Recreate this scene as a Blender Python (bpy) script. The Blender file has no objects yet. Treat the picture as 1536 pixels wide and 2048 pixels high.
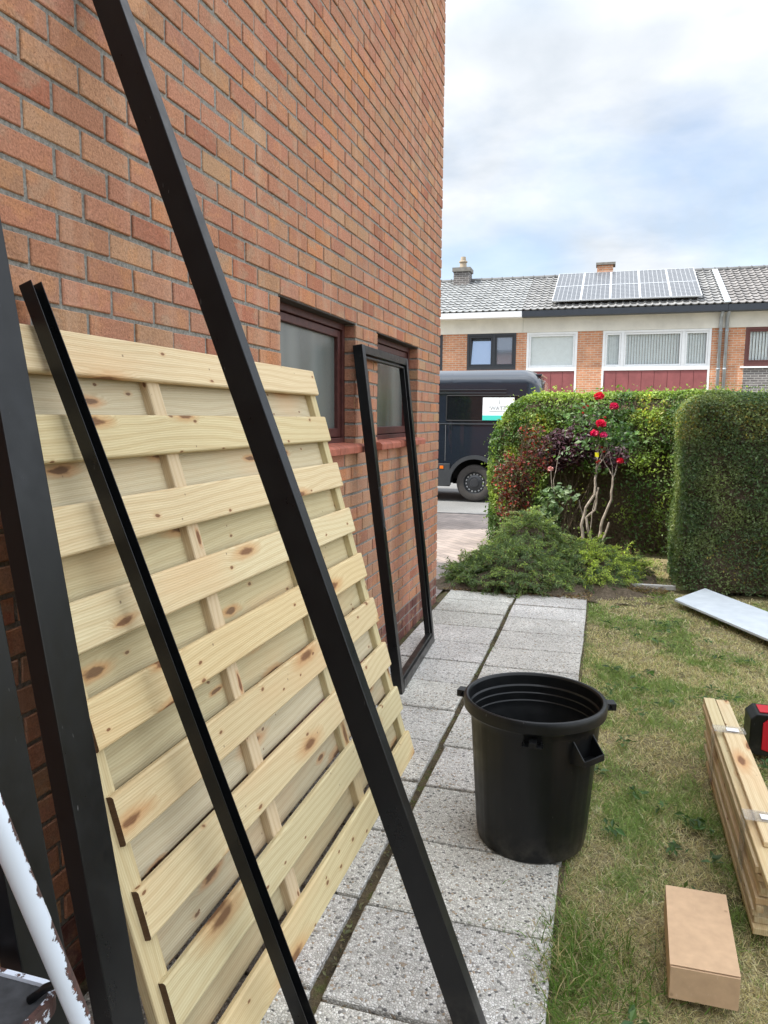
import bpy, bmesh, math, random
import numpy as np
from mathutils import Vector, Matrix, noise
random.seed(7); rng = np.random.default_rng(7)
S = bpy.context.scene
COL = S.collection
def rad(a): return math.radians(a)

# ------------------------------------------------------------------ camera
H = 1.55
cam = bpy.data.cameras.new('camera'); camo = bpy.data.objects.new('camera', cam); COL.objects.link(camo)
f_, cx_, cy_ = 1480., 768., 1024.
d1 = np.array([1211.-cx_, 838.-cy_, f_]); d1 /= np.linalg.norm(d1)
p2 = np.array([2211.-cx_, 838.+1000*math.tan(rad(.42))-cy_, f_])
up_ = np.cross(d1, p2); up_ /= np.linalg.norm(up_)
if up_[1] > 0: up_ = -up_
R_ = np.array([np.cross(d1, up_), d1, up_])
rt, dn, fw = R_ @ [1,0,0], R_ @ [0,1,0], R_ @ [0,0,1]
camo.matrix_world = Matrix(((rt[0],-dn[0],-fw[0],0),(rt[1],-dn[1],-fw[1],0),(rt[2],-dn[2],-fw[2],H),(0,0,0,1)))
cam.sensor_fit = 'VERTICAL'; cam.sensor_height = 36; cam.sensor_width = 27; cam.lens = f_/2048*36
cam.clip_start = .03; cam.clip_end = 2000
S.camera = camo
S.render.resolution_x = 768; S.render.resolution_y = 1024
S.view_settings.view_transform = 'Standard'; S.view_settings.look = 'None'
S.view_settings.exposure = 1.15; S.view_settings.gamma = 1; S.view_settings.use_curve_mapping = False

# ------------------------------------------------------------------ world + sun
SUN = Vector((-.75, -.28, 1)).normalized()
W = bpy.data.worlds.new('World'); S.world = W; W.use_nodes = True
nt = W.node_tree; nt.nodes.clear()
def wn(t, **k):
    n = nt.nodes.new(t)
    for a, b in k.items(): setattr(n, a, b)
    return n
def wmath(op, a, b=None, c=None, clamp=False):
    n = wn('ShaderNodeMath', operation=op, use_clamp=clamp)
    for i, v in enumerate((a, b, c)):
        if v is None: continue
        if isinstance(v, (int, float)): n.inputs[i].default_value = v
        else: nt.links.new(v, n.inputs[i])
    return n.outputs[0]
sky = wn('ShaderNodeTexSky', sky_type='NISHITA', sun_disc=False)
sky.sun_elevation = math.asin(SUN.z); sky.sun_rotation = rad(250); sky.air_density = 1.0; sky.dust_density = .3
tc = wn('ShaderNodeTexCoord'); sep = wn('ShaderNodeSeparateXYZ'); nt.links.new(tc.outputs['Generated'], sep.inputs[0])
zz = wmath('ADD', wmath('MAXIMUM', sep.outputs[2], 0), .22)
cmb = wn('ShaderNodeCombineXYZ')
nt.links.new(wmath('DIVIDE', sep.outputs[0], zz), cmb.inputs[0]); nt.links.new(wmath('DIVIDE', sep.outputs[1], zz), cmb.inputs[1])
cmb.inputs[2].default_value = 4.3
n1 = wn('ShaderNodeTexNoise'); nt.links.new(cmb.outputs[0], n1.inputs['Vector'])
n1.inputs['Scale'].default_value = 1.15; n1.inputs['Detail'].default_value = 7; n1.inputs['Roughness'].default_value = .55; n1.inputs['Distortion'].default_value = .35
cr = wn('ShaderNodeValToRGB'); nt.links.new(n1.outputs['Fac'], cr.inputs[0])
cr.color_ramp.elements[0].position = .34; cr.color_ramp.elements[0].color = (.5,)*3+(1,)
cr.color_ramp.elements[1].position = .56; cr.color_ramp.elements[1].color = (1,)*3+(1,)
n2 = wn('ShaderNodeTexNoise'); nt.links.new(cmb.outputs[0], n2.inputs['Vector'])
n2.inputs['Scale'].default_value = 2.1; n2.inputs['Detail'].default_value = 8; n2.inputs['Distortion'].default_value = .2
cc = wn('ShaderNodeValToRGB'); nt.links.new(n2.outputs['Fac'], cc.inputs[0])
cc.color_ramp.elements[0].position = .38; cc.color_ramp.elements[0].color = (2.9, 3.2, 3.55, 1)
cc.color_ramp.elements[1].position = .60; cc.color_ramp.elements[1].color = (4.35, 4.5, 4.7, 1)
dot = wn('ShaderNodeVectorMath', operation='DOT_PRODUCT'); nt.links.new(tc.outputs['Generated'], dot.inputs[0]); dot.inputs[1].default_value = SUN
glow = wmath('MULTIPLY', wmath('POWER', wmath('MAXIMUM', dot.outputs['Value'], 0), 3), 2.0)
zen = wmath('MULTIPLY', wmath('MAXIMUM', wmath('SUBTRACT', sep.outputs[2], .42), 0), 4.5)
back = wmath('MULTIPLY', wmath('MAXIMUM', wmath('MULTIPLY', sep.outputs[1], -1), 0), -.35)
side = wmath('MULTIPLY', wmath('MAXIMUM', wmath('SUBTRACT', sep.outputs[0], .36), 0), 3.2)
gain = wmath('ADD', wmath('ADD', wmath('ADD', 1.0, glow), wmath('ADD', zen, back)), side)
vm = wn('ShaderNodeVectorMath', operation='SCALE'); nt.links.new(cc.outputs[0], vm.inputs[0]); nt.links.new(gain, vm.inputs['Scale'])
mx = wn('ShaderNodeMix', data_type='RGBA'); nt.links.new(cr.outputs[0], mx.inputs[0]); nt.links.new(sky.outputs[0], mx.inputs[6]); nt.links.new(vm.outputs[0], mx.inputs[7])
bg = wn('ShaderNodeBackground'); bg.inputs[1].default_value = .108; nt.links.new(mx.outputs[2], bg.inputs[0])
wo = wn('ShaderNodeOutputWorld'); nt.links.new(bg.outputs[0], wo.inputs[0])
sl = bpy.data.lights.new('sun', 'SUN'); sl.energy = 3.3; sl.angle = rad(1.0); sl.color = (1, .95, .86)
so = bpy.data.objects.new('sun', sl); COL.objects.link(so); so.rotation_euler = SUN.to_track_quat('Z', 'Y').to_euler()

# ------------------------------------------------------------------ helpers
def tag(o, label=None, cat=None, group=None, kind=None):
    if label: o['label'] = label
    if cat: o['category'] = cat
    if group: o['group'] = group
    if kind: o['kind'] = kind
    return o
def empty(name, loc, label, cat, group=None):
    o = bpy.data.objects.new(name, None); COL.objects.link(o); o.location = loc; o.empty_display_size = .1
    return tag(o, label, cat, group)
def rawmesh(name, V, loops, starts, totals, mat, parent=None, fcol=None, fuv=None, smooth=False):
    """V Nx3, loops flat vertex ids, faces by starts/totals; fcol per-face rgb; fuv per-loop uv"""
    V = np.asarray(V, np.float32)
    if parent is not None: V = V - np.array(parent.location, np.float32)
    me = bpy.data.meshes.new(name)
    me.vertices.add(len(V)); me.vertices.foreach_set('co', V.ravel())
    me.loops.add(len(loops)); me.loops.foreach_set('vertex_index', np.asarray(loops, np.int32))
    me.polygons.add(len(starts)); me.polygons.foreach_set('loop_start', np.asarray(starts, np.int32)); me.polygons.foreach_set('loop_total', np.asarray(totals, np.int32))
    me.polygons.foreach_set('use_smooth', np.full(len(starts), smooth))
    if fcol is not None:
        a = me.color_attributes.new('col', 'FLOAT_COLOR', 'CORNER')
        c = np.ones((len(loops), 4), np.float32); c[:, :3] = np.repeat(np.asarray(fcol, np.float32), totals, axis=0)
        a.data.foreach_set('color', c.ravel())
    if fuv is not None:
        u = me.uv_layers.new(name='UVMap'); u.data.foreach_set('uv', np.asarray(fuv, np.float32).ravel())
    me.update(calc_edges=True); me.validate()
    if mat is not None: me.materials.append(mat)
    o = bpy.data.objects.new(name, me); COL.objects.link(o)
    if parent is not None: o.parent = parent
    return o
class MB:
    def __init__(s): s.v = []; s.f = []; s.c = []; s.u = []
    def face(s, idx, col=(1,1,1), uv=None):
        s.f.append(idx); s.c.append(col); s.u.extend(uv if uv else [(0,0)]*len(idx))
    def hexa(s, P, col=(1,1,1), skip=()):
        b = len(s.v); s.v.extend([tuple(p) for p in P])
        for i, q in enumerate(((0,3,2,1),(4,5,6,7),(0,1,5,4),(1,2,6,5),(2,3,7,6),(3,0,4,7))):
            if i not in skip: s.face([b+k for k in q], col)
    def box(s, x0, x1, y0, y1, z0, z1, col=(1,1,1), skip=()):
        s.hexa([(x0,y0,z0),(x1,y0,z0),(x1,y1,z0),(x0,y1,z0),(x0,y0,z1),(x1,y0,z1),(x1,y1,z1),(x0,y1,z1)], col, skip)
    def obox(s, o, a, b, c, col=(1,1,1)):
        o, a, b, c = [np.array(t, float) for t in (o, a, b, c)]
        if np.dot(np.cross(a, b), c) < 0: o = o+c; c = -c
        s.hexa([o, o+a, o+a+b, o+b, o+c, o+a+c, o+a+b+c, o+b+c], col)
    def tube(s, pts, rad_, n=8, col=(1,1,1), caps=True):
        pts = [np.array(p, float) for p in pts]
        if isinstance(rad_, (int, float)): rad_ = [rad_]*len(pts)
        rings = []; ref = None
        for i, p in enumerate(pts):
            t = pts[min(i+1, len(pts)-1)] - pts[max(i-1, 0)]; t /= np.linalg.norm(t)+1e-9
            if ref is None: ref = np.cross(t, [0,0,1]) if abs(t[2]) < .9 else np.cross(t, [1,0,0])
            ref = ref - t*np.dot(ref, t); ref /= np.linalg.norm(ref); w = np.cross(t, ref)
            b = len(s.v)
            for k in range(n):
                a = 2*math.pi*k/n; s.v.append(tuple(p + rad_[i]*(math.cos(a)*ref + math.sin(a)*w)))
            rings.append(b)
        for i in range(len(pts)-1):
            for k in range(n):
                k2 = (k+1) % n; s.face([rings[i]+k, rings[i]+k2, rings[i+1]+k2, rings[i+1]+k], col)
        if caps:
            s.face([rings[0]+k for k in range(n)][::-1], col); s.face([rings[-1]+k for k in range(n)], col)
    def lathe(s, prof, c, n=48, axis='z', col=(1,1,1), closed=False):
        b = len(s.v); m = len(prof)
        for k in range(n):
            a = 2*math.pi*k/n; ca, sa = math.cos(a), math.sin(a)
            for r, h in prof:
                if axis == 'z': s.v.append((c[0]+r*ca, c[1]+r*sa, c[2]+h))
                else: s.v.append((c[0]+r*ca, c[1]+h, c[2]-r*sa))
        for k in range(n):
            k2 = (k+1) % n
            for j in range(m-1 if not closed else m):
                j2 = (j+1) % m; s.face([b+k*m+j, b+k2*m+j, b+k2*m+j2, b+k*m+j2], col)
    def prism(s, prof, o, ax, ay, ext, col=(1,1,1)):
        """closed 2D profile in (ax, ay) from o extruded by ext"""
        o, ax, ay, ext = [np.array(t, float) for t in (o, ax, ay, ext)]; n = len(prof); b = len(s.v)
        for p in prof: s.v.append(tuple(o + ax*p[0] + ay*p[1]))
        for p in prof: s.v.append(tuple(o + ax*p[0] + ay*p[1] + ext))
        for k in range(n): s.face([b+k, b+(k+1) % n, b+n+(k+1) % n, b+n+k], col)
        s.face([b+k for k in range(n)][::-1], col); s.face([b+n+k for k in range(n)], col)
    def build(s, name, mat, parent=None, smooth=False, bevel=0, recalc=True, uv=False, seg=2):
        tot = [len(q) for q in s.f]; st = np.concatenate([[0], np.cumsum(tot)[:-1]]) if tot else []
        o = rawmesh(name, s.v, [i for q in s.f for i in q], st, tot, mat, parent, s.c, s.u if uv else None, smooth)
        if recalc:
            bm = bmesh.new(); bm.from_mesh(o.data); bmesh.ops.recalc_face_normals(bm, faces=bm.faces)
            if bevel:
                bmesh.ops.bevel(bm, geom=[e for e in bm.edges if len(e.link_faces) == 2 and e.calc_face_angle(0) > .5], offset=bevel, segments=seg, affect='EDGES', profile=.6)
            bm.to_mesh(o.data); bm.free()
        return o
def smooth_by_angle(o, a=35):
    bpy.context.view_layer.objects.active = o
    m = o.data
    for p in m.polygons: p.use_smooth = True
    try: m.set_sharp_from_angle(angle=rad(a))
    except Exception: pass
    return o

# ---- materials
def mat(name, base=(.5,.5,.5), rough=.6, metal=0, spec=.5, build=None, coat=0):
    m = bpy.data.materials.new(name); m.use_nodes = True
    N = m.node_tree; b = N.nodes['Principled BSDF']
    b.inputs['Base Color'].default_value = (*base, 1); b.inputs['Roughness'].default_value = rough
    b.inputs['Metallic'].default_value = metal; b.inputs['Specular IOR Level'].default_value = spec
    if coat: b.inputs['Coat Weight'].default_value = coat; b.inputs['Coat Roughness'].default_value = .04
    if build: build(G(N, b))
    return m
class G:
    def __init__(s, N, b): s.N = N; s.b = b
    def n(s, t, ins=None, **k):
        x = s.N.nodes.new(t)
        for a, v in k.items(): setattr(x, a, v)
        for a, v in (ins or {}).items(): s.set(x.inputs[a], v)
        return x
    def set(s, i, v):
        if isinstance(v, bpy.types.NodeSocket): s.N.links.new(v, i)
        elif isinstance(v, bpy.types.Node): s.N.links.new(v.outputs[0], i)
        else:
            if isinstance(v, tuple) and len(v) == 3 and i.type == 'RGBA': v = (*v, 1)
            i.default_value = v
    def obj(s): return s.n('ShaderNodeTexCoord').outputs['Object']
    def pos(s): return s.n('ShaderNodeNewGeometry').outputs['Position']
    def uv(s): return s.n('ShaderNodeTexCoord').outputs['UV']
    def map(s, v, scale=(1,1,1), loc=(0,0,0), rot=(0,0,0)): return s.n('ShaderNodeMapping', {'Vector': v, 'Scale': scale, 'Location': loc, 'Rotation': rot}).outputs[0]
    def noise(s, v, sc, det=4, ro=.5, dist=0, col=False): 
        x = s.n('ShaderNodeTexNoise', {'Vector': v, 'Scale': sc, 'Detail': det, 'Roughness': ro, 'Distortion': dist}); return x.outputs[1 if col else 0]
    def vor(s, v, sc, out='Distance', feature='F1', rnd=1.0): 
        x = s.n('ShaderNodeTexVoronoi', {'Vector': v, 'Scale': sc, 'Randomness': rnd}, feature=feature); return x.outputs[out]
    def ramp(s, v, *st, interp='LINEAR'):
        x = s.n('ShaderNodeValToRGB', {0: v}); r = x.color_ramp; r.interpolation = interp
        while len(r.elements) < len(st): r.elements.new(.5)
        for e, (p, c) in zip(r.elements, st):
            e.position = p; e.color = (c, c, c, 1) if isinstance(c, (int, float)) else (*c, 1)
        return x.outputs[0]
    def mix(s, f, a, b, mode='MIX'):
        x = s.n('ShaderNodeMix', data_type='RGBA', blend_type=mode); s.set(x.inputs[0], f); s.set(x.inputs[6], a); s.set(x.inputs[7], b); return x.outputs[2]
    def m(s, op, a, b=0., clamp=False): return s.n('ShaderNodeMath', {0: a, 1: b}, operation=op, use_clamp=clamp).outputs[0]
    def col(s, name='col'): return s.n('ShaderNodeVertexColor', layer_name=name).outputs[0]
    def bump(s, h, st=.3, d=.01): s.set(s.b.inputs['Normal'], s.n('ShaderNodeBump', {'Height': h, 'Strength': st, 'Distance': d}))
    def base(s, v): s.set(s.b.inputs['Base Color'], v)
    def rough(s, v): s.set(s.b.inputs['Roughness'], v)

def m_brick3d(g):
    p = g.pos(); c = g.col()
    patch = g.noise(g.map(p, (1, 1, 1.5)), 7, 3, .6, .4)
    c = g.mix(g.ramp(patch, (.54, 0), (.64, .6)), c, g.mix(.55, c, (.60, .29, .12)))
    p2 = g.noise(g.map(p, (1, 1, 1.5), (5, 3, 1)), 8, 3, .6, .4); c = g.mix(g.ramp(p2, (.56, 0), (.66, .5)), c, (.40, .28, .19))
    fine = g.noise(p, 160, 4, .7)
    c = g.mix(.75, c, g.mix(g.ramp(fine, (.3, 0), (.7, 1)), (.45, .42, .4), (1.25, 1.22, 1.2)), 'MULTIPLY')
    spots = g.vor(p, 95)
    c = g.mix(g.ramp(spots, (.10, .75), (.2, 0)), c, (.13, .07, .05))
    stain = g.noise(p, 1.3, 4, .6)
    c = g.mix(g.ramp(stain, (.5, 0), (.75, .35)), c, (.26, .17, .12)); run = g.noise(g.map(p, (1, 5, .5)), 2.0, 5, .6); c = g.mix(g.ramp(run, (.52, 0), (.72, .28)), c, (.60, .42, .30))
    g.base(c); g.rough(.88)
    h = g.m('ADD', fine, g.m('MULTIPLY', g.noise(g.map(p, (1, .6, 1)), 60, 3), 1.5))
    g.bump(h, .55, .004)
M_BRICK = mat('brick', spec=.25, build=m_brick3d)
def m_mortar(g):
    p = g.pos(); n = g.noise(p, 90, 5, .7)
    g.base(g.ramp(n, (.3, (.14, .135, .12)), (.55, (.28, .27, .245)), (.8, (.42, .405, .37)))); g.rough(.95)
    g.bump(g.noise(p, 140, 4, .7), .9, .006)
M_MORTAR = mat('mortar', spec=.15, build=m_mortar)
def brick_flat(c1, c2, mort, bw=.2, bh=.065, ms=.008, axes='xz', bump=.4):
    def f(g):
        sp = g.n('ShaderNodeSeparateXYZ', {0: g.pos()}); a = {'x': 0, 'y': 1, 'z': 2}
        v = g.n('ShaderNodeCombineXYZ', {0: sp.outputs[a[axes[0]]], 1: sp.outputs[a[axes[1]]]}).outputs[0]
        b = g.n('ShaderNodeTexBrick', {'Vector': v, 'Color1': c1, 'Color2': c2, 'Mortar': mort, 'Scale': 1.0, 'Mortar Size': ms, 'Mortar Smooth': .2, 'Bias': 0., 'Brick Width': bw, 'Row Height': bh})
        n = g.noise(g.pos(), 3.0, 5, .6)
        g.base(g.mix(.6, b.outputs[0], g.ramp(n, (.3, .6), (.7, 1.15)), 'MULTIPLY')); g.rough(.9); g.bump(g.m('SUBTRACT', 1., b.outputs[1]), bump, .008)
    return f
M_BRICK_FLAT = mat('brick plain', spec=.2, build=brick_flat((.42,.19,.12), (.36,.17,.11), (.24,.24,.23), .2035, .0772, .006, 'yz'))
M_BRICK_ORANGE = mat('orange brick', spec=.2, build=brick_flat((.56,.26,.14), (.46,.20,.11), (.50,.42,.34), .21, .068, .009))
M_BRICK_GREY = mat('grey brick', spec=.2, build=brick_flat((.17,.16,.16), (.11,.10,.10), (.35,.34,.33), .21, .068, .009))

def m_pine(light, dark, knotc, wet=0):
    def f(g):
        uv = g.uv(); 
        wob = g.n('ShaderNodeVectorMath', {0: g.noise(g.map(uv, (14, 40, 1)), 1., 3, .6, col=True), 'Scale': .16}, operation='SCALE').outputs[0]
        def knots(scv, loc, th, s0, s1):
            kv = g.n('ShaderNodeVectorMath', {0: g.map(uv, scv, loc), 1: wob}, operation='ADD').outputs[0]
            vor = g.n('ShaderNodeTexVoronoi', {'Vector': kv, 'Scale': 1., 'Randomness': 1.}, feature='F1', voronoi_dimensions='2D')
            d = g.m('SUBTRACT', vor.outputs['Distance'], .04); rc = g.n('ShaderNodeSeparateColor', {0: vor.outputs['Color']})
            exist = g.m('GREATER_THAN', rc.outputs[0], th)
            size = g.m('ADD', g.m('MULTIPLY', rc.outputs[1], s1), s0)
            kn = g.m('MULTIPLY', g.m('SUBTRACT', 1., g.m('DIVIDE', d, size), clamp=True), exist)
            kr = g.m('MULTIPLY', g.m('SUBTRACT', 1., g.m('DIVIDE', d, g.m('MULTIPLY', size, 4.)), clamp=True), exist)
            return kn, kr
        k1, r1 = knots((2.2, 8.0, 1), (0, 0, 0), .45, .02, .085); k2, r2 = knots((7.5, 15., 1), (3, 5, 0), .83, .02, .05)
        kn = g.m('MAXIMUM', k1, k2); kring = g.m('MAXIMUM', r1, g.m('MULTIPLY', r2, .6)); warp = g.m('ADD', g.m('MULTIPLY', r1, .022), g.m('MULTIPLY', r2, .006))
        low = g.noise(g.map(uv, (1.0, 4.5, 1)), 1.0, 2, .45)
        sp = g.n('ShaderNodeSeparateXYZ', {0: uv})
        vv = g.m('ADD', g.m('ADD', sp.outputs[1], warp), g.m('MULTIPLY', low, .085))
        ring = g.m('SINE', g.m('MULTIPLY', vv, 980.))
        ring2 = g.m('SINE', g.m('MULTIPLY', g.m('ADD', vv, g.m('MULTIPLY', low, .05)), 250.))
        fib = g.noise(g.map(uv, (9, 420, 1)), 1.0, 3, .6)
        c = g.mix(g.ramp(g.m('MULTIPLY_ADD', ring, .5) if False else g.m('ADD', g.m('MULTIPLY', ring, .5), .5), (.35, 0.), (1., .30)), light, dark)
        c = g.mix(g.ramp(g.m('ADD', g.m('MULTIPLY', ring2, .5), .5), (.4, 0.), (1., .30)), c, dark)
        c = g.mix(g.ramp(fib, (.4, 0.), (.7, .28)), c, dark)
        c = g.mix(g.ramp(g.noise(g.map(uv, (1.1, 3, 1)), 1., 4), (.52, 0.), (.70, .55)), c, (.62, .40, .22))
        c = g.mix(g.ramp(kring, (.22, 0.), (.8, .7)), c, (.50,.25,.10))
        c = g.mix(g.ramp(kn, (.02, 0.), (.7, .9)), c, knotc)
        nail = g.vor(g.map(uv, (13, 13, 1), (.3, .1, 0)), 1.)
        c = g.mix(g.ramp(nail, (.035, .8), (.06, 0.)), c, (.20, .13, .08))
        c = g.mix(1., c, g.col(), 'MULTIPLY')
        g.base(c); g.rough(.72); g.bump(g.m('ADD', fib, g.m('MULTIPLY', ring, .25)), .35, .002)
    return f
M_PINE = mat('pine', spec=.3, build=m_pine((.655,.54,.345), (.43,.285,.14), (.17,.075,.035)))
M_PINE_BACK = mat('pine greenish', spec=.3, build=m_pine((.55,.48,.32), (.37,.28,.16), (.15,.085,.05)))
M_SLOT = mat('end grain', (.07,.035,.02), .9)

def m_black(r=.34, b=(.0045,.005,.006), dk=(.018,.019,.019)):
    def f(g):
        p = g.pos(); n = g.noise(p, 14, 5, .65)
        g.rough(g.ramp(n, (.3, r-.08), (.7, r+.10)))
        dust = g.noise(g.map(p, (3, 3, 1.2)), 6, 6, .7)
        sc = g.noise(g.map(p, (40, 40, 6), (1, 2, 3), (.3, .4, 0)), 3, 2, .5)
        c = g.mix(g.ramp(dust, (.45, 0.), (.8, .25)), b, dk)
        c = g.mix(g.ramp(sc, (.755, 0.), (.785, .7)), c, (.11,.11,.11))
        z_ = g.n('ShaderNodeSeparateXYZ', {0: p}).outputs[2]; c = g.mix(g.m('MULTIPLY', g.ramp(z_, (.0, .55), (.12, 0.)), g.ramp(g.noise(p, 18, 6, .7), (.4, 0.), (.7, 1.))), c, (.10,.09,.075))
        g.base(c); g.bump(g.noise(p, 900, 2), .05, .001)
    return f
M_BLACK = mat('black powder coat', spec=.36, build=m_black())
M_BLACKPL = mat('black plastic', spec=.32, build=m_black(.36, (.0055,.006,.0065)))

def m_slab(g):
    p = g.pos(); wv = g.noise(p, 40, 2, .5, col=True)
    v = g.n('ShaderNodeVectorMath', {0: p, 1: g.n('ShaderNodeVectorMath', {0: wv, 'Scale': .006}, operation='SCALE').outputs[0]}, operation='ADD').outputs[0]
    vo = g.n('ShaderNodeTexVoronoi', {'Vector': v, 'Scale': 125.}, feature='F1'); ed = g.vor(v, 125., feature='DISTANCE_TO_EDGE')
    s = g.n('ShaderNodeSeparateColor', {0: vo.outputs['Color']})
    peb = g.ramp(s.outputs[0], (0, (.09,.09,.09)), (.04, (.20,.19,.18)), (.10, (.47,.45,.41)), (.5, (.66,.63,.58)), (.8, (.76,.73,.68)), (1, (.85,.83,.79)))
    peb = g.mix(g.m('GREATER_THAN', s.outputs[1], .95), peb, (.40,.31,.22))
    c = g.mix(g.ramp(ed, (.02, 1.), (.10, 0.)), peb, (.36,.345,.31))
    big = g.noise(p, 2.2, 5, .6)
    c = g.mix(.85, c, g.ramp(big, (.3, .72), (.7, 1.08)), 'MULTIPLY')
    st = g.noise(p, 7., 6, .7)
    c = g.mix(g.ramp(st, (.60, 0.), (.78, .6)), c, (.17,.15,.12))
    c = g.mix(1., c, g.col(), 'MULTIPLY')
    g.base(c); g.rough(.85); g.bump(g.ramp(ed, (0, 0.), (.25, 1.)), .6, .004)
M_SLAB = mat('exposed aggregate', spec=.3, build=m_slab)
def m_joint(g):
    p = g.pos(); n = g.noise(p, 9, 5, .7); n2 = g.noise(p, 120, 3, .7)
    c = g.ramp(n, (.35, (.05,.043,.033)), (.55, (.13,.10,.06)), (.62, (.09,.10,.035)), (.75, (.16,.12,.07)))
    g.base(g.mix(.8, c, g.ramp(n2, (.3, .5), (.7, 1.3)), 'MULTIPLY')); g.rough(.95); g.bump(n2, .8, .01)
M_JOINT = mat('soil joint', spec=.1, build=m_joint)
def m_soil(g):
    p = g.pos(); n = g.noise(p, 2.6, 5, .65); n2 = g.noise(p, 70, 4, .75)
    c = g.ramp(n, (.36, (.13,.115,.055)), (.5, (.25,.21,.11)), (.64, (.34,.28,.16)))
    g.base(g.mix(.9, c, g.ramp(n2, (.3, .35), (.7, 1.4)), 'MULTIPLY')); g.rough(.95); g.bump(n2, .9, .02)
M_SOIL = mat('lawn soil', spec=.1, build=m_soil)
def m_paver(g):
    p = g.map(g.pos(), rot=(0, 0, rad(45)))
    b = g.n('ShaderNodeTexBrick', {'Vector': p, 'Color1': (.32,.265,.235), 'Color2': (.25,.21,.19), 'Mortar': (.13,.12,.11), 'Scale': 1., 'Mortar Size': .004, 'Mortar Smooth': .3, 'Bias': 0., 'Brick Width': .22, 'Row Height': .11})
    n = g.noise(g.pos(), 2, 6, .65)
    g.base(g.mix(.8, b.outputs[0], g.ramp(n, (.3, .65), (.7, 1.25)), 'MULTIPLY')); g.rough(.9); g.bump(g.m('SUBTRACT', 1., b.outputs[1]), .4, .006)
M_PAVER = mat('clay pavers', spec=.2, build=m_paver)
def m_asph(g):
    p = g.pos(); n = g.noise(p, 160, 3, .7); n2 = g.noise(p, .8, 5)
    g.base(g.mix(.8, g.ramp(n, (.3, (.10,.10,.10)), (.7, (.24,.235,.225))), g.ramp(n2, (.3, .8), (.7, 1.15)), 'MULTIPLY')); g.rough(.9); g.bump(n, .5, .006)
M_ASPH = mat('road asphalt', spec=.2, build=m_asph)
def m_conc(g):
    p = g.pos(); n = g.noise(p, 12, 6, .7)
    g.base(g.ramp(n, (.3, (.36,.34,.31)), (.7, (.56,.54,.50)))); g.rough(.9)
M_CONC = mat('concrete', spec=.2, build=m_conc)
def m_leaf(rough=.45, tr=.35):
    def f(g):
        c = g.col(); b = g.b; b.inputs['Roughness'].default_value = rough
        g.base(c); t = g.n('ShaderNodeBsdfTranslucent', {'Color': g.mix(1., c, (1.3, 1.45, .7), 'MULTIPLY')})
        mxs = g.n('ShaderNodeMixShader', {0: tr}); g.set(mxs.inputs[1], b.outputs[0]); g.set(mxs.inputs[2], t.outputs[0])
        out = [x for x in g.N.nodes if x.type == 'OUTPUT_MATERIAL'][0]; g.N.links.new(mxs.outputs[0], out.inputs[0])
    return f
M_LEAF = mat('leaves', spec=.4, build=m_leaf())
M_GRASS = mat('grass blades', spec=.2, build=m_leaf(.6, .3))
def m_twig(g):
    n = g.noise(g.pos(), 40, 5, .7); g.base(g.ramp(n, (.3, (.045,.035,.022)), (.6, (.13,.10,.07)), (.8, (.22,.18,.13)))); g.rough(.9); g.bump(n, .6, .01)
M_TWIG = mat('twigs', spec=.1, build=m_twig)
def m_stem(g):
    n = g.noise(g.map(g.pos(), (1,1,.4)), 60, 5, .7); g.base(g.ramp(n, (.3, (.17,.135,.105)), (.6, (.36,.31,.26)), (.8, (.50,.45,.39)))); g.rough(.85); g.bump(n, .6, .008)
M_STEM = mat('old stem bark', spec=.2, build=m_stem)
def m_flat(c, var=.15, sc=8, rough=.6, spec=.4, bm=0):
    def f(g):
        n = g.noise(g.pos(), sc, 5, .65); g.base(g.mix(1., c, g.ramp(n, (.3, 1-var), (.7, 1+var)), 'MULTIPLY')); g.rough(rough)
        if bm: g.bump(g.noise(g.pos(), sc*12, 3), bm, .003)
    return f
def flat(name, c, **k): return mat(name, spec=k.pop('spec', .4), build=m_flat(c, **k))

# ------------------------------------------------------------------ ground and paths
def sheet(name, x0, x1, y0, y1, z, m, kind='structure', label=None, thick=0):
    b = MB()
    if thick: b.box(x0, x1, y0, y1, z-thick, z)
    else:
        b.v += [(x0,y0,z),(x1,y0,z),(x1,y1,z),(x0,y1,z)]; b.face([0,1,2,3])
    o = b.build(name, m, recalc=False); return tag(o, label, kind=kind)
sheet('ground', -300, 300, -60, 500, -.035, M_SOIL)
sheet('driveway', -6.5, -.9, 6.62, 11.9, -.012, M_PAVER)
sheet('driveway_path', -6.5, -1.36, 6.14, 6.616, -.012, M_PAVER)
sheet('kerb', -60, 60, 11.9, 12.05, -.002, flat('grey kerb', (.20,.19,.18), rough=.9), thick=.05)
sheet('road', -60, 60, 12.05, 18.6, -.02, M_ASPH)
sheet('pavement', -60, 60, 18.6, 20.6, .09, M_CONC, thick=.15)
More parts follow.
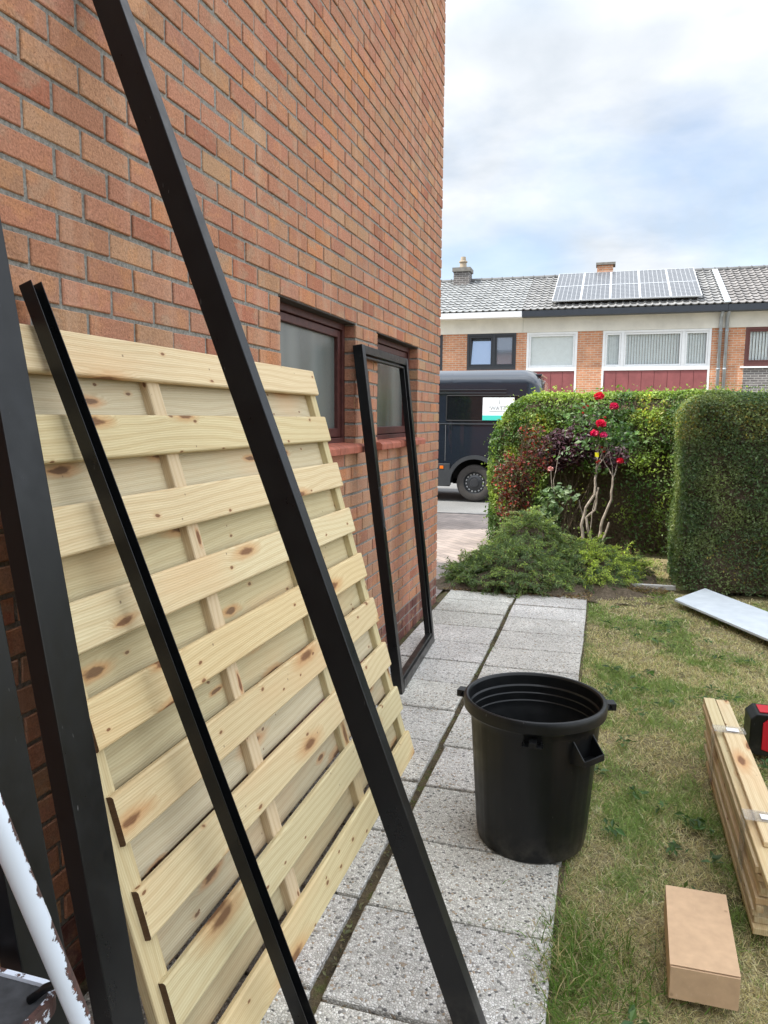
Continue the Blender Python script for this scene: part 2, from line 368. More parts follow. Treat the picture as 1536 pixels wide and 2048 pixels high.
# slab path: individual slabs set on a soil bed
sheet('path_bed', -1.335, -.07, -.6, 6.52, -.020, M_JOINT)
b = MB()
def slab(x0, x1, y0, y1, z=0):
    g_ = .0078; t = random.uniform(.93, 1.05); c = (t, t*random.uniform(.985, 1.0), t*random.uniform(.96, 1.0))
    P = []
    ox = [random.uniform(-.003, .003) for _ in range(8)]; dz = [random.uniform(-.004, .003) for _ in range(4)]
    w = .004
    X0, X1, Y0, Y1 = x0+g_, x1-g_, y0+g_, y1-g_
    base = [(X0,Y0),(X1,Y0),(X1,Y1),(X0,Y1)]; cx, cy = (x0+x1)/2, (y0+y1)/2
    bb = len(b.v)
    for k, (x, y) in enumerate(base): b.v.append((x+ox[k], y+ox[k+4], -.04))
    for k, (x, y) in enumerate(base): b.v.append((x+ox[k], y+ox[k+4], z+dz[k]-w))
    for k, (x, y) in enumerate(base): b.v.append((x+ox[k]+(w if x < cx else -w), y+ox[k+4]+(w if y < cy else -w), z+dz[k]))
    for L in (0, 4):
        for k in range(4): b.face([bb+L+k, bb+L+(k+1) % 4, bb+L+4+(k+1) % 4, bb+L+4+k], c)
    b.face([bb+8, bb+9, bb+10, bb+11], c)
for k in range(-6, 12):
    y = 2.096+.405*(k-1)
    slab(-.678+random.uniform(-.006,.006), -.078+random.uniform(-.004,.004), y, y+.405)
    y = 2.12+.405*(k-1); 
    slab(-1.29, -.694+random.uniform(-.010,.006), y, min(y+.405, 6.50))
for k in range(4):   # far row of half slabs
    pass
path = b.build('path', M_SLAB); tag(path, kind='structure')

# ------------------------------------------------------------------ brick house on the left
XW = -1.33
CH, BP = .0772, .2035
ZJ = 2.053                               # bed joint at the window heads
Y0J = 1.611
WINS = [(2.934, 3.928), (4.335, 5.345)]; WZ = (ZJ-9*CH, ZJ)
YEND = Y0J+22*BP; YST = Y0J-6*BP
house = empty('brick_house', (-5.0, 2.0, 0), 'tall red brick house wall with two small frosted windows, filling the left side', 'house')
def bcol():
    r = random.random()
    if r < .58: c = (.48,.225,.14)
    elif r < .78: c = (.46,.235,.145)
    elif r < .87: c = (.47,.255,.15)
    elif r < .92: c = (.53,.235,.12)
    elif r < .975: c = (.41,.165,.10)
    else: c = (.49,.285,.17)
    k = random.uniform(.84, 1.02); return (c[0]*k, c[1]*k*random.uniform(.97,1.04), c[2]*k*random.uniform(.96,1.04))
b = MB()
def brick(y0, y1, z0, z1, c, x=XW, J=.0020, ax='y'):
    """one brick facing +X (or -Y for ax='x')"""
    d = random.gauss(0, .0013); e = .0026; bk = .012
    bb = len(b.v)
    def P(u, w, k):
        if ax == 'y': return (x+k, u, w)
        return (u, x-k, w)
    js = [(random.uniform(-J, J), random.uniform(-J, J)) for _ in range(4)]
    pts = [(y0, z0), (y1, z0), (y1, z1), (y0, z1)]
    cy, cz = (y0+y1)/2, (z0+z1)/2
    for (u, w), (a, q) in zip(pts, js): b.v.append(P(u+a, w+q, -bk))
    for (u, w), (a, q) in zip(pts, js): b.v.append(P(u+a, w+q, d-e))
    for (u, w), (a, q) in zip(pts, js): b.v.append(P(u+a+(e if u < cy else -e), w+q+(e if w < cz else -e), d))
    for L in (0, 4):
        for k in range(4): b.face([bb+L+k, bb+L+(k+1) % 4, bb+L+4+(k+1) % 4, bb+L+4+k], c)
    b.face([bb+8, bb+9, bb+10, bb+11], c)
MJ = .0065
r0 = int(round(-ZJ/CH)); ztop = 5.2
for r in range(-27, int((ztop-ZJ)/CH)+1):
    z0 = ZJ+r*CH; z1 = z0+CH
    plinth = z1 < .27
    off = 0 if r % 2 else .5             # course under the head joint = r -1
    for k in range(-8, 24):
        a, e = Y0J+(k+off)*BP, Y0J+(k+off+1)*BP
        a = max(a, YST); e = min(e, YEND)
        if e-a < .03: continue
        segs = [(a, e)]
        if z0 > WZ[0]-.01 and z1 < WZ[1]+.01:
            for (w0, w1) in WINS:
                ns = []
                for s0, s1 in segs:
                    if s1 <= w0+.005 or s0 >= w1-.005: ns.append((s0, s1))
                    else:
                        if s0 < w0-.02: ns.append((s0, w0))
                        if s1 > w1+.02: ns.append((w1, s1))
                segs = ns
        for s0, s1 in segs:
            m0 = 0 if abs(s0-WINS[0][1]) < .002 or abs(s0-WINS[1][1]) < .002 else MJ
            m1 = 0 if abs(s1-WINS[0][0]) < .002 or abs(s1-WINS[1][0]) < .002 or s1 >= YEND-.001 else MJ
            c = bcol()
            if plinth: k_ = random.uniform(.8, 1.2); c = (.16*k_, .065*k_, .055*k_)
            brick(s0+m0, s1-m1, z0+MJ, z1-MJ, c)
        # returns on the corner
# window jambs (far jamb faces the camera) and house corner return
for r in range(-9, 0):
    z0 = ZJ+r*CH
    for (w0, w1) in WINS:
        c = bcol(); brick(XW-.10, XW-.001, z0+MJ, z0+CH-MJ, c, x=w1, ax='x')
wall = b.build('wall', M_BRICK, house, recalc=False)
b = MB(); xm = XW-.0055; dp = .30
def wbox(y0, y1, z0, z1): b.box(XW-dp, xm, y0, y1, z0, z1)
wbox(YST-.001, WINS[0][0]-.006, -.3, ztop); wbox(WINS[0][0]-.006, YEND-.006, -.3, WZ[0]-.006); wbox(WINS[0][0]-.006, YEND-.006, WZ[1]+.006, ztop)
wbox(WINS[0][1]+.006, WINS[1][0]-.006, WZ[0]-.006, WZ[1]+.006); wbox(WINS[1][1]+.006, YEND-.006, WZ[0]-.006, WZ[1]+.006)
b.build('mortar', M_MORTAR, house)
# rest of the gable, front and back walls, roof
b = MB(); RY = 2.0; EZ = 5.25; RZ = 7.8; YB = -2.2
b.box(-9.3, XW-.31, YEND-.30, YEND-.008, -.3, EZ)        # front wall towards the street
b.box(-9.3, XW-.31, YB, YB+.3, -.3, EZ)
b.box(XW-.30, XW-.004, YB, YST-.004, -.3, ztop+.002)
b.prism([(YB, ztop+.002), (YEND-.004, ztop+.002), (YEND-.004, EZ), (RY, RZ), (YB, EZ)], (XW-.3, 0, 0), (0,1,0), (0,0,1), (.296,0,0))
b.build('upper_wall', M_BRICK_FLAT, house)
M_TILE_DARK = flat('dark roof tiles', (.07,.065,.065), rough=.7)
b = MB()
for sgn, ye in ((1, YEND+.22), (-1, YB-.22)):
    zE = EZ-(.22*(RZ-EZ)/(YEND-RY))
    b.hexa([(-9.5,RY,RZ+.02),(XW+.22,RY,RZ+.02),(XW+.22,ye,zE+.02),(-9.5,ye,zE+.02),(-9.5,RY,RZ+.16),(XW+.22,RY,RZ+.16),(XW+.22,ye,zE+.16),(-9.5,ye,zE+.16)])
b.build('roof', M_TILE_DARK, house)
# windows of the brick house
def m_frosted(g):
    p = g.pos(); g.rough(.20)
    n = g.noise(p, 110, 3, .6)
    g.base(g.ramp(g.noise(g.map(p, (1, 2.2, .5)), 1.3, 2), (.35, (.065,.075,.07)), (.65, (.17,.185,.175))))
    g.bump(n, .22, .006)
M_FROST = mat('frosted glass', spec=.9, build=m_frosted)
def m_paintwood(g):
    p = g.pos(); n = g.noise(p, 25, 6, .75)
    g.base(g.ramp(n, (.3, (.045,.013,.012)), (.6, (.085,.026,.022)), (.75, (.11,.045,.035)))); g.rough(.5); g.bump(n, .4, .003)
M_REDWOOD = mat('oxblood paint', spec=.4, build=m_paintwood)
M_SILL = flat('terracotta sill tile', (.33,.10,.06), var=.3, sc=14, rough=.7, bm=.3)
M_SOFFIT = flat('dark lintel', (.06,.05,.045), rough=.9)
for i, (w0, w1) in enumerate(WINS):
    win = MB(); xo = XW-.065; z0, z1 = WZ[0]+.045, WZ[1]
    def bar(mb, y0, y1, a, c, x0, x1): mb.box(x0, x1, y0, y1, a, c)
    t = .034
    bar(win, w0, w0+t, z0, z1, xo-.07, xo-.0); bar(win, w1-t, w1, z0, z1, xo-.07, xo-.0)
    bar(win, w0+t, w1-t, z1-t, z1, xo-.07, xo-.0); bar(win, w0+t, w1-t, z0, z0+t, xo-.07, xo+.004)
    wf = win.build('window', M_REDWOOD, house, bevel=.003)
    wf['label'] = 'nearer frosted window with oxblood wooden frame' if i == 0 else 'farther frosted window behind the black leaning frame'
    def child(mb, name, m, **k):
        o = mb.build(name, m, house, **k); o.parent = wf; return o
    sa = MB(); y0, y1, a, c = w0+t+.004, w1-t-.004, z0+t+.004, z1-t-.004; q = .038
    bar(sa, y0, y0+q, a, c, xo-.055, xo-.012); bar(sa, y1-q, y1, a, c, xo-.055, xo-.012); bar(sa, y0+q, y1-q, c-q, c, xo-.055, xo-.012); bar(sa, y0+q, y1-q, a, a+q+.01, xo-.055, xo-.012)
    child(sa, 'sash', M_REDWOOD, bevel=.004)
    gl = MB(); bar(gl, y0+q-.003, y1-q+.003, a+q, c-q+.003, xo-.040, xo-.034); child(gl, 'pane', M_FROST)
    si = MB(); nt_ = 5; sy0, sy1 = w0-.055, w1+.06; wd = (sy1-sy0)/nt_
    for k in range(nt_):
        a_, c_ = sy0+k*wd+.002, sy0+(k+1)*wd-.002; j = random.uniform(-.001, .001)
        in0, in1 = max(a_, w0+.001), min(c_, w1-.001)
        si.prism([(.05, -.045), (.05, -.012), (.035, 0), (-.004, .004), (-.004, -.045)], (XW+j, a_, WZ[0]+.043+j), (1,0,0), (0,0,1), (0, c_-a_, 0))
        si.prism([(-.0045, -.040), (-.0045, .004), (-.10, .012), (-.10, -.040)], (XW+j, in0, WZ[0]+.043+j), (1,0,0), (0,0,1), (0, in1-in0, 0))
    o = si.build('window_sill', M_SILL, house, bevel=.003)
    lt = MB(); lt.box(XW-.30, XW-.004, w0-.004, w1+.004, WZ[1]-.0005, WZ[1]+.004)
    lt.box(XW-.30, XW-.17, w0-.004, w1+.004, WZ[0]-.006, WZ[1])
    lt.build('lintel', M_SOFFIT, house)

# ------------------------------------------------------------------ wooden fence panel leaning on the wall
FB = np.array([-.785, 0, 0.]); FT = np.array([-1.29, 0, 1.76]); FU = (FT-FB)/np.linalg.norm(FT-FB); FN = np.cross([0,1,0], FU); FN = FN if FN[0] > 0 else -FN
FA = np.array([0,1.,0])
panel = empty('fence_panel', (-.8, 2.2, 0), 'pale pine slatted fence panel leaning against the brick wall', 'fence panel')
def board(mb, y0, y1, s0, s1, n0, n1, mid=True, horiz=True, bev=.006, tone=None, bow=0.):
    """board in panel coords; n outward from the front plane; uv = (length, width) + random offset"""
    t = tone or random.uniform(.88, 1.06); t *= random.uniform(.92,1.03); gn = random.random(); c = (t*(1.04-.09*gn), t, t*random.uniform(.86,1.04))
    ru, rv = random.uniform(0, 40), random.uniform(0, 40)
    # cross-section (rounded) in (w, n)
    if horiz: w0, w1, l0, l1 = s0, s1, y0, y1
    else: w0, w1, l0, l1 = y0, y1, s0, s1
    sec = [(w0, n0), (w0, n1-bev), (w0+bev*.35, n1-bev*.35), (w0+bev, n1), (w1-bev, n1), (w1-bev*.35, n1-bev*.35), (w1, n1-bev), (w1, n0)]
    bb = len(mb.v); m = len(sec); ns = 7
    for q in range(ns+1):
        l = l0+(l1-l0)*q/ns; dw = bow*math.sin(math.pi*q/ns)
        for w, n in sec:
            y, s_ = (l, w+dw) if horiz else (w+dw, l)
            mb.v.append(tuple(FB+FA*y+FU*s_+FN*n))
    for q in range(ns):
        for k in range(m):
            k2 = (k+1) % m; la, lb = l0+(l1-l0)*q/ns, l0+(l1-l0)*(q+1)/ns
            va, vb = sec[k][0]+(sec[k][1]-n1), sec[k2][0]+(sec[k2][1]-n1)*1
            mb.face([bb+q*m+k, bb+q*m+k2, bb+(q+1)*m+k2, bb+(q+1)*m+k], c, [(la+ru, va+rv), (la+ru, vb+rv), (lb+ru, vb+rv), (lb+ru, va+rv)])
    for e, q in ((0, 0), (1, ns)):
        idx = [bb+q*m+k for k in range(m)]; uvs = [(ru+3+n*3, rv+w) for w, n in sec]
        mb.face(idx, (c[0]*.16, c[1]*.11, c[2]*.10) if horiz and e == 0 and n1 == 0 else (c[0]*.8, c[1]*.7, c[2]*.6), uvs)
PY0, PY1 = 1.287, 3.19
tops = [1.83-.2149*k for k in range(9)]
fr = MB()
for k, t_ in enumerate(tops):
    board(fr, PY0+random.uniform(-.004,.004), PY1+random.uniform(-.003,.005), t_-.114, t_, -.018, 0, tone=random.uniform(.93,1.06), bow=random.uniform(-.002,.002))
fr.build('front_boards', M_PINE, panel, uv=True)
bk = MB()
for k in range(8):
    m_ = (tops[k]-.114+tops[k+1])/2
    board(bk, PY0+.03, PY1-.01, m_-.066, m_+.066, -.018-.028-.018, -.018-.028, tone=random.uniform(.9,1.04))
bk.build('back_boards', M_PINE_BACK, panel, uv=True)
for yb, wv in ((1.256, .07), (1.885, .062), (2.515, .062), (3.135, .058)):
    q = MB(); board(q, yb, yb+wv, .0, 1.80, -.0458, -.0182, horiz=False, bev=.004, tone=random.uniform(.82,.92)); q.build('batten', M_PINE, panel, uv=True)
q = MB(); board(q, 3.14, 3.205, .0, 1.80, -.10, -.0645, horiz=False, bev=.004, tone=.85)
q.build('side_frame', M_PINE, panel, uv=True)

# ------------------------------------------------------------------ black aluminium profiles leaning on the wall
def beam(name, foot, head, ya, yb, w, label, cat='metal beam', group=None, bev=.0025, parent=None):
    """tube whose +X face runs foot->head (x,z) and spans ya..yb in y (can shift); w = thickness away from +X face"""
    f0, h0 = np.array(foot, float), np.array(head, float)      # (x, ycentre, z)
    ax = h0-f0; L = np.linalg.norm(ax); u = ax/L
    ydir = np.array([0,1,0.])-u*u[1]; ydir /= np.linalg.norm(ydir); nx = np.cross(ydir, u); nx = nx if nx[0] > 0 else -nx
    mb = MB(); D = yb-ya
    mb.obox(f0-ydir*D/2-nx*w, nx*w, ydir*D, ax)
    o = mb.build(name, M_BLACK, parent, bevel=bev)
    if parent is None: tag(o, label, cat, group)
    return o, (f0, u, ydir, nx, L)
GB = 'black metal beams leaning on the wall'
# long diagonal post crossing the picture
beam('metal_post', (-.225, 1.712, 0.0), (-1.326, 1.722, 2.925), 0, .045, .072, 'longest black metal post, leaning diagonally across the fence panel from path to wall top', 'metal post', GB)
# wide beam at the left
beam('metal_beam', (-.823, 1.156, 0), (-1.326, 1.156, 3.25), 0, .088, .044, 'wide matt black beam standing just left of the fence panel', 'metal beam', GB)
beam('metal_beam', (-.737, .905, 0), (-1.326, .905, 3.8), 0, .09, .044, 'shorter black beam at the far left edge behind the rusty white stool', 'metal beam', GB)
# narrow U channel
def channel(foot, head, D, w, t=.0022):
    f0, h0 = np.array(foot, float), np.array(head, float); ax = h0-f0; u = ax/np.linalg.norm(ax)
    ydir = np.array([0,1,0.])-u*u[1]; ydir /= np.linalg.norm(ydir); nx = np.cross(ydir, u); nx = nx if nx[0] > 0 else -nx
    mb = MB()
    # web faces -Y, two flanges running back, open towards +Y/+X
    o0 = f0-nx*w
    prof = [(0,0),(w,0),(w,t),(t,t),(t,D-t),(w,D-t),(w,D),(0,D)]
    mb.prism(prof, o0, nx, ydir, ax)
    return mb
c_ = channel((-.622, 1.540, 0), (-1.268, 1.436, 1.855), .036, .036)
CH_O = c_.build('metal_channel', M_BLACK); tag(CH_O, 'thin black open channel profile leaning over the left part of the fence panel', 'metal channel', GB)

# black door frame leaning under the far window
fb0, fb1 = np.array([-1.03, 3.875, 0]), np.array([-1.075, 4.905, 0]); ft0, ft1 = np.array([-1.285, 3.895, 1.945]), np.array([-1.285, 4.875, 1.94])
dfr = empty('door_frame', (-1.05, 4.4, 0), 'empty black metal door frame leaning against the wall in front of the farther window', 'door frame')
def fpiece(name, a, c, inw, wid, dep, prt=dfr, m=M_BLACK, off=0):
    a, c = np.array(a), np.array(c); ax = c-a; u = ax/np.linalg.norm(ax); i = np.array(inw, float); i -= u*np.dot(i, u); i /= np.linalg.norm(i)
    n = np.cross(u, i); n = n if n[0] > 0 else -n
    mb = MB(); mb.obox(a-n*(dep-off)+i*0, i*wid, n*dep, ax); return mb.build(name, m, prt, bevel=.002), (a, u, i, n)
up = ft0-fb0
fpiece('stile', fb0, ft0, (0,1,0), .052, .055); fpiece('stile', fb1, ft1, (0,-1,0), .045, .055)
e0 = fb0+up*.0; k0 = (ft0-fb0); 
def onf(a, s): # a along y 0..1 , s along height 0..1
    return (fb0*(1-a)+fb1*a)*(1-s)+(ft0*(1-a)+ft1*a)*s
fpiece('top_rail', onf(.052, .999), onf(.955, .999), (0,0,-1), .045, .053)
fpiece('bottom_rail', onf(.052, .004), onf(.955, .004), (0,0,1), .055, .06)
fpiece('glazing_bead', onf(.93, .035), onf(.93, .97), (0,-1,0), .014, .03, off=-.012)
fpiece('glazing_bead', onf(.06, .97), onf(.93, .97), (0,0,-1), .012, .03, off=-.012)
fpiece('glazing_bead', onf(.06, .034), onf(.93, .034), (0,0,1), .016, .03, off=-.004)
M_STEEL = mat('brushed steel', (.35,.36,.36), .35, metal=.9)
o, _ = fpiece('handle_recess', onf(.012, .485), onf(.012, .60), (0,1,0), .022, .006, off=.004, m=flat('lock plate', (.05,.05,.052), rough=.35))
o, _ = fpiece('door_latch', onf(.018, .478), onf(.018, .486), (0,1,0), .012, .008, off=.009, m=M_STEEL)

# ------------------------------------------------------------------ old white metal stool bottom-left
def m_flake(g):
    p = g.pos(); n = g.noise(p, 22, 8, .72); e = g.noise(p, 9, 4, .6)
    s_ = g.n('ShaderNodeSeparateXYZ', {0: g.n('ShaderNodeNewGeometry').outputs['Normal']})
    k = g.m('ADD', g.m('ADD', g.m('MULTIPLY', n, .55), g.m('MULTIPLY', s_.outputs[1], .13)), g.m('MULTIPLY', e, .35))
    f = g.ramp(k, (.475, 0.), (.487, 1.))
    rust = g.ramp(g.noise(p, 60, 5, .7), (.3, (.045,.025,.022)), (.62, (.10,.05,.04)), (.75, (.34,.10,.04)))
    g.base(g.mix(f, (.68,.74,.83), rust)); g.rough(g.ramp(f, (0, .3), (1, .8))); g.bump(g.m('SUBTRACT', 1., f), .5, .002)
M_FLAKE = mat('flaking white paint', spec=.5, build=m_flake)
st = empty('old_stool', (-.80, .95, 0), 'old white metal stool with flaking paint, rust and a black seat, bottom left corner', 'stool')
LEGP = lambda x: [(x, .60+(1.36-z)*.335, z) for z in (1.36, 1.0, .6, .3, .012)]
LEGQ = lambda x: [(x, .62-(.69-z)*.2, z) for z in (.69, .4, .012)]
for x_ in (-.72, -1.10):
    q = MB(); q.tube(LEGP(x_), .0148, 18); q.build('leg', M_FLAKE, st, smooth=True)
    q = MB(); q.tube(LEGQ(x_), .0135, 18); q.build('leg', M_FLAKE, st, smooth=True)
q = MB(); q.tube([(-1.10,.60,1.36), (-.72,.60,1.36)], .0148, 14); q.build('top_rail', M_FLAKE, st, smooth=True)
# seat frame: rounded rectangle band
def rrect(x0, x1, y0, y1, r, n=6):
    P = []
    for cx, cy, a0 in ((x1-r,y1-r,0),(x0+r,y1-r,90),(x0+r,y0+r,180),(x1-r,y0+r,270)):
        for k in range(n+1):
            a = rad(a0+90*k/n); P.append((cx+r*math.cos(a), cy+r*math.sin(a)))
    return P
SX0, SX1, SY0, SY1, SZ = -1.078, -.742, .50, .838, .70
q = MB(); P = rrect(SX0, SX1, SY0, SY1, .035); P2 = rrect(SX0+.009, SX1-.009, SY0+.009, SY1-.009, .028); n = len(P); bb = 0
for (ring, z) in ((P, SZ-.028), (P, SZ), (P2, SZ), (P2, SZ-.028)):
    for x, y in ring: q.v.append((x, y, z))
for L in range(4):
    for k in range(n): q.face([L*n+k, L*n+(k+1) % n, ((L+1) % 4)*n+(k+1) % n, ((L+1) % 4)*n+k])
q.build('seat_frame', M_FLAKE, st, bevel=0)
q = MB(); P3 = rrect(SX0+.0095, SX1-.0095, SY0+.0095, SY1-.0095, .027); q.prism(P3, (0,0,SZ-.018), (1,0,0), (0,1,0), (0,0,.012)); q.build('seat', flat('worn black rubber', (.045,.048,.052), var=.4, sc=25, rough=.6), st)
q = MB(); q.tube([(-.775,.80,SZ-.004), (-.755,.812,SZ+.012), (-.722,.818,SZ+.028)], .0065, 10); q.build('bracket', M_BLACK, st, smooth=True)

# ------------------------------------------------------------------ black dustbin
BC = np.array([-.205, 2.655, 0]); bn = empty('dustbin', tuple(BC), 'large round black plastic dustbin without lid standing on the slab path', 'bin')
hb = .545
q = MB()
prof_o = [(0, .012), (.17, .012), (.188, 0), (.197, .012), (.199, .03)]
N = 96
outer = []
for (r, z) in [(.199,.035),(.202,.06),(.230,.46),(.235,.488)]: outer.append((r, z))
rim = [(.238,.494),(.252,.497),(.257,.504),(.258,.524),(.2575,.536),(.254,.543),(.248,.545),(.242,.543),(.238,.536),(.237,.50),(.2325,.494),(.232,.47),(.229,.466),(.228,.44),(.225,.436),(.224,.41),(.2215,.405)]
inner = [(.197,.06),(.192,.02),(0,.018)]
prof = [(0,.010),(.17,.010),(.188,.0),(.195,.008)]+outer+rim+inner
m = len(prof)
for k in range(N):
    a = 2*math.pi*k/N; ca, sa = math.cos(a), math.sin(a)
    for j, (r, z) in enumerate(prof):
        rr = r
        if 4 <= j < 7: rr += .0026 if (k % 6) in (0,) else 0
        tilt = -.022*0
        q.v.append((BC[0]+rr*ca*1.0, BC[1]+rr*sa, z))
for k in range(N):
    k2 = (k+1) % N
    for j in range(m-1): q.face([k*m+j, k2*m+j, k2*m+j+1, k*m+j+1])
o = q.build('body', M_BLACKPL, bn); smooth_by_angle(o, 28)
def lug(name, az, zc, kind):
    q = MB(); a = rad(az); c, s_ = math.cos(a), math.sin(a); er = np.array([c, s_, 0]); et = np.array([-s_, c, 0]); ez = np.array([0,0,1.])
    o_ = BC.astype(float)
    if kind == 'clip':
        q.obox(o_+er*.250-et*.022+ez*(zc-.004), er*.042, et*.044, ez*.005); q.obox(o_+er*.276-et*.022+ez*zc, er*.016, et*.012, ez*.016)
        q.obox(o_+er*.276+et*.010+ez*zc, er*.016, et*.012, ez*.016); q.obox(o_+er*.252-et*.022+ez*(zc+.016), er*.040, et*.044, ez*.005)
    elif kind == 'front':
        q.obox(o_+er*.233-et*.036+ez*(zc-.008), er*.036, et*.072, ez*.005); q.obox(o_+er*.236-et*.012+ez*(zc-.003), er*.040, et*.026, ez*.018)
        q.obox(o_+er*.233-et*.030+ez*(zc-.003), er*.024, et*.004, ez*.008); q.obox(o_+er*.233+et*.026+ez*(zc-.003), er*.024, et*.004, ez*.008)
    else:
        # scoop handle: two side cheeks, a grip bar along the bottom
        for e in (-.052, .048):
            q.hexa([o_+er*.213+et*e+ez*(zc-.065), o_+er*.213+et*(e+.004)+ez*(zc-.065), o_+er*.275+et*(e+.004)+ez*(zc-.050), o_+er*.275+et*e+ez*(zc-.050),
                    o_+er*.228+et*e+ez*(zc+.02), o_+er*.228+et*(e+.004)+ez*(zc+.02), o_+er*.278+et*(e+.004)+ez*(zc-.035), o_+er*.278+et*e+ez*(zc-.035)])
        q.obox(o_+er*.215-et*.048+ez*(zc-.066), er*.062+ez*.012, et*.096, ez*.005)
        q.obox(o_+er*.272-et*.052+ez*(zc-.056), er*.007, et*.104, ez*.022)
    return q.build(name, M_BLACKPL, bn, bevel=.0012)
lug('lid_lug', 172, .505, 'clip'); lug('lid_lug', -8+22, .505, 'clip'); lug('lid_lug', -86, .468, 'front')
lug('handle', -38, .445, 'handle'); lug('handle', 142, .445, 'handle')

# ------------------------------------------------------------------ cardboard box
def m_card(g):
    p = g.pos(); n = g.noise(g.map(p, (1,1,1)), 30, 5, .6)
    c = g.mix(1., (.56,.38,.235), g.ramp(n, (.3, .9), (.7, 1.06)), 'MULTIPLY')
    c = g.mix(g.ramp(g.vor(p, 14), (.05, .6), (.09, 0.)), c, (.30,.19,.11)); c = g.mix(g.ramp(g.noise(g.map(p, (60,6,30), (0,0,0), (0,0,.4)), 1., 3), (.68, 0.), (.74, .35)), c, (.70,.54,.38)); c = g.mix(g.ramp(g.noise(p, 7, 4), (.5, 0.), (.75, .3)), c, (.42,.29,.18))
    g.base(c); g.rough(.8); g.bump(g.noise(g.map(p, (10,150,10)), 3, 2), .12, .001)
M_CARD = mat('cardboard', spec=.2, build=m_card)
bx = empty('cardboard_box', (.32, 2.14, 0), 'closed flat brown cardboard box lying on the grass', 'box')
cA, cB = np.array([.228,1.958,0.006]), np.array([.403,1.962,0.006]); cC, cD = np.array([.243,2.318,.006]), np.array([.418,2.320,.006])
q = MB(); z = np.array([0,0,.093]); q.hexa([cA, cB, cD, cC, cA+z, cB+z, cD+z, cC+z]); q.build('carton', M_CARD, bx, bevel=.003)
q = MB(); z2 = np.array([0,0,.0955]); e = np.array([0,0,.0022]); q.hexa([cA+z2+[0,.001,0], cB+z2+[0,.001,0], cD+z2, cC+z2, cA+z2+e+[0,.001,0], cB+z2+e+[0,.001,0], cD+z2+e, cC+z2+e]); q.build('lid', M_CARD, bx, bevel=.001)
q = MB(); q.hexa([cA+[.002,-.0035,.002], cB+[-.002,-.0035,.002], cB+[-.002,-.0008,.002], cA+[.002,-.0008,.002], cA+[.002,-.0035,.0935], cB+[-.002,-.0035,.0935], cB+[-.002,-.0008,.0935], cA+[.002,-.0008,.0935]]); q.build('front_flap', M_CARD, bx)

# ------------------------------------------------------------------ lumber bundle
lb = empty('lumber_bundle', (.56, 3.0, 0), 'strapped bundle of pale treated wooden boards lying on the lawn', 'lumber')
def plank(mb, x0, x1, y0, y1, z0, z1, skew=.0, tone=1.):
    c = (tone*random.uniform(.96,1.04), tone, tone*random.uniform(.9,1.)); ru, rv = random.uniform(0,40), random.uniform(0,40)
    P = [(x0,y0,z0),(x1,y0,z0),(x1+skew,y1,z0),(x0+skew,y1,z0),(x0,y0,z1),(x1,y0,z1),(x1+skew,y1,z1),(x0+skew,y1,z1)]
    bb = len(mb.v); mb.v.extend(P)
    for q_ in ((0,3,2,1),(4,5,6,7),(0,1,5,4),(1,2,6,5),(2,3,7,6),(3,0,4,7)):
        uvs = []
        for k in q_:
            x, y, zz_ = P[k]
            if q_ in ((0,1,5,4),(2,3,7,6)): uvs.append((zz_*4+ru, x+rv))
            else: uvs.append((y+ru, (x if q_ in ((0,3,2,1),(4,5,6,7)) else zz_)+rv))
        mb.face([bb+k for k in q_], c, uvs)
ZT = .21; nl = 9; hl = (ZT-.006)/nl
lo = MB()
for k in range(nl):
    z0 = .006+k*hl; yn = 2.285+(.02 if k % 3 else 0)+random.uniform(0,.02); yf = 3.42+.03*k+random.uniform(-.03,.05)
    jx = random.uniform(-.009,.007)
    far = nl-1 == k
    if k in (2, 3, 6, 7):       # shorter courses leave dark pockets behind the outer board
        plank(lo, .500+jx, .520+jx, yn, yf, z0+.001, z0+hl-.001, .006, random.uniform(.75,.95))
        plank(lo, .522+jx, .607+jx, yn+.16, yf, z0+.001, z0+hl-.001, .006, random.uniform(.75,.95))
    else:
        plank(lo, .500+jx, .552+jx, yn, yf, z0+.001, z0+hl-.001, .006, random.uniform(.8,.97)); plank(lo, .555+jx, .607+jx, yn, yf-.1, z0+.001, z0+hl-.001, .006, random.uniform(.8,.97))
lo.build('lower_boards', M_PINE, lb, uv=True, bevel=.0015, seg=1)
tp = MB(); plank(tp, .503, .553, 2.18, 3.70, ZT+.001, ZT+.022, .004, .98); plank(tp, .556, .612, 2.22, 3.69, ZT+.001, ZT+.022, .004, 1.02)
tp.build('top_boards', M_PINE, lb, uv=True, bevel=.002, seg=1)
tp2 = MB(); plank(tp2, .528, .606, 2.40, 3.28, ZT+.023, ZT+.041, .004, 1.03)
tp2.build('loose_boards', M_PINE, lb, uv=True, bevel=.002, seg=1)
M_LABEL = flat('white paper label', (.75,.76,.78), var=.12, sc=60, rough=.4)
def m_film(g):
    b = g.b; b.inputs['Alpha'].default_value = .28; b.inputs['Roughness'].default_value = .2; g.base((.55,.52,.46)); g.bump(g.noise(g.map(g.pos(), (1,8,1)), 30, 4), .8, .01)
M_FILM = mat('stretch film', build=m_film)
for yy in (3.24, 2.52):
    q = MB(); q.box(.494, .4965, yy, yy+.07, .03, ZT+.024); q.box(.494, .618, yy, yy+.07, ZT+.043, ZT+.0455); q.build('stretch_film', M_FILM, lb)
    q = MB(); q.box(.545, .592, yy+.012, yy+.045, ZT+.0465, ZT+.0475); q.build('paper_label', M_LABEL, lb)

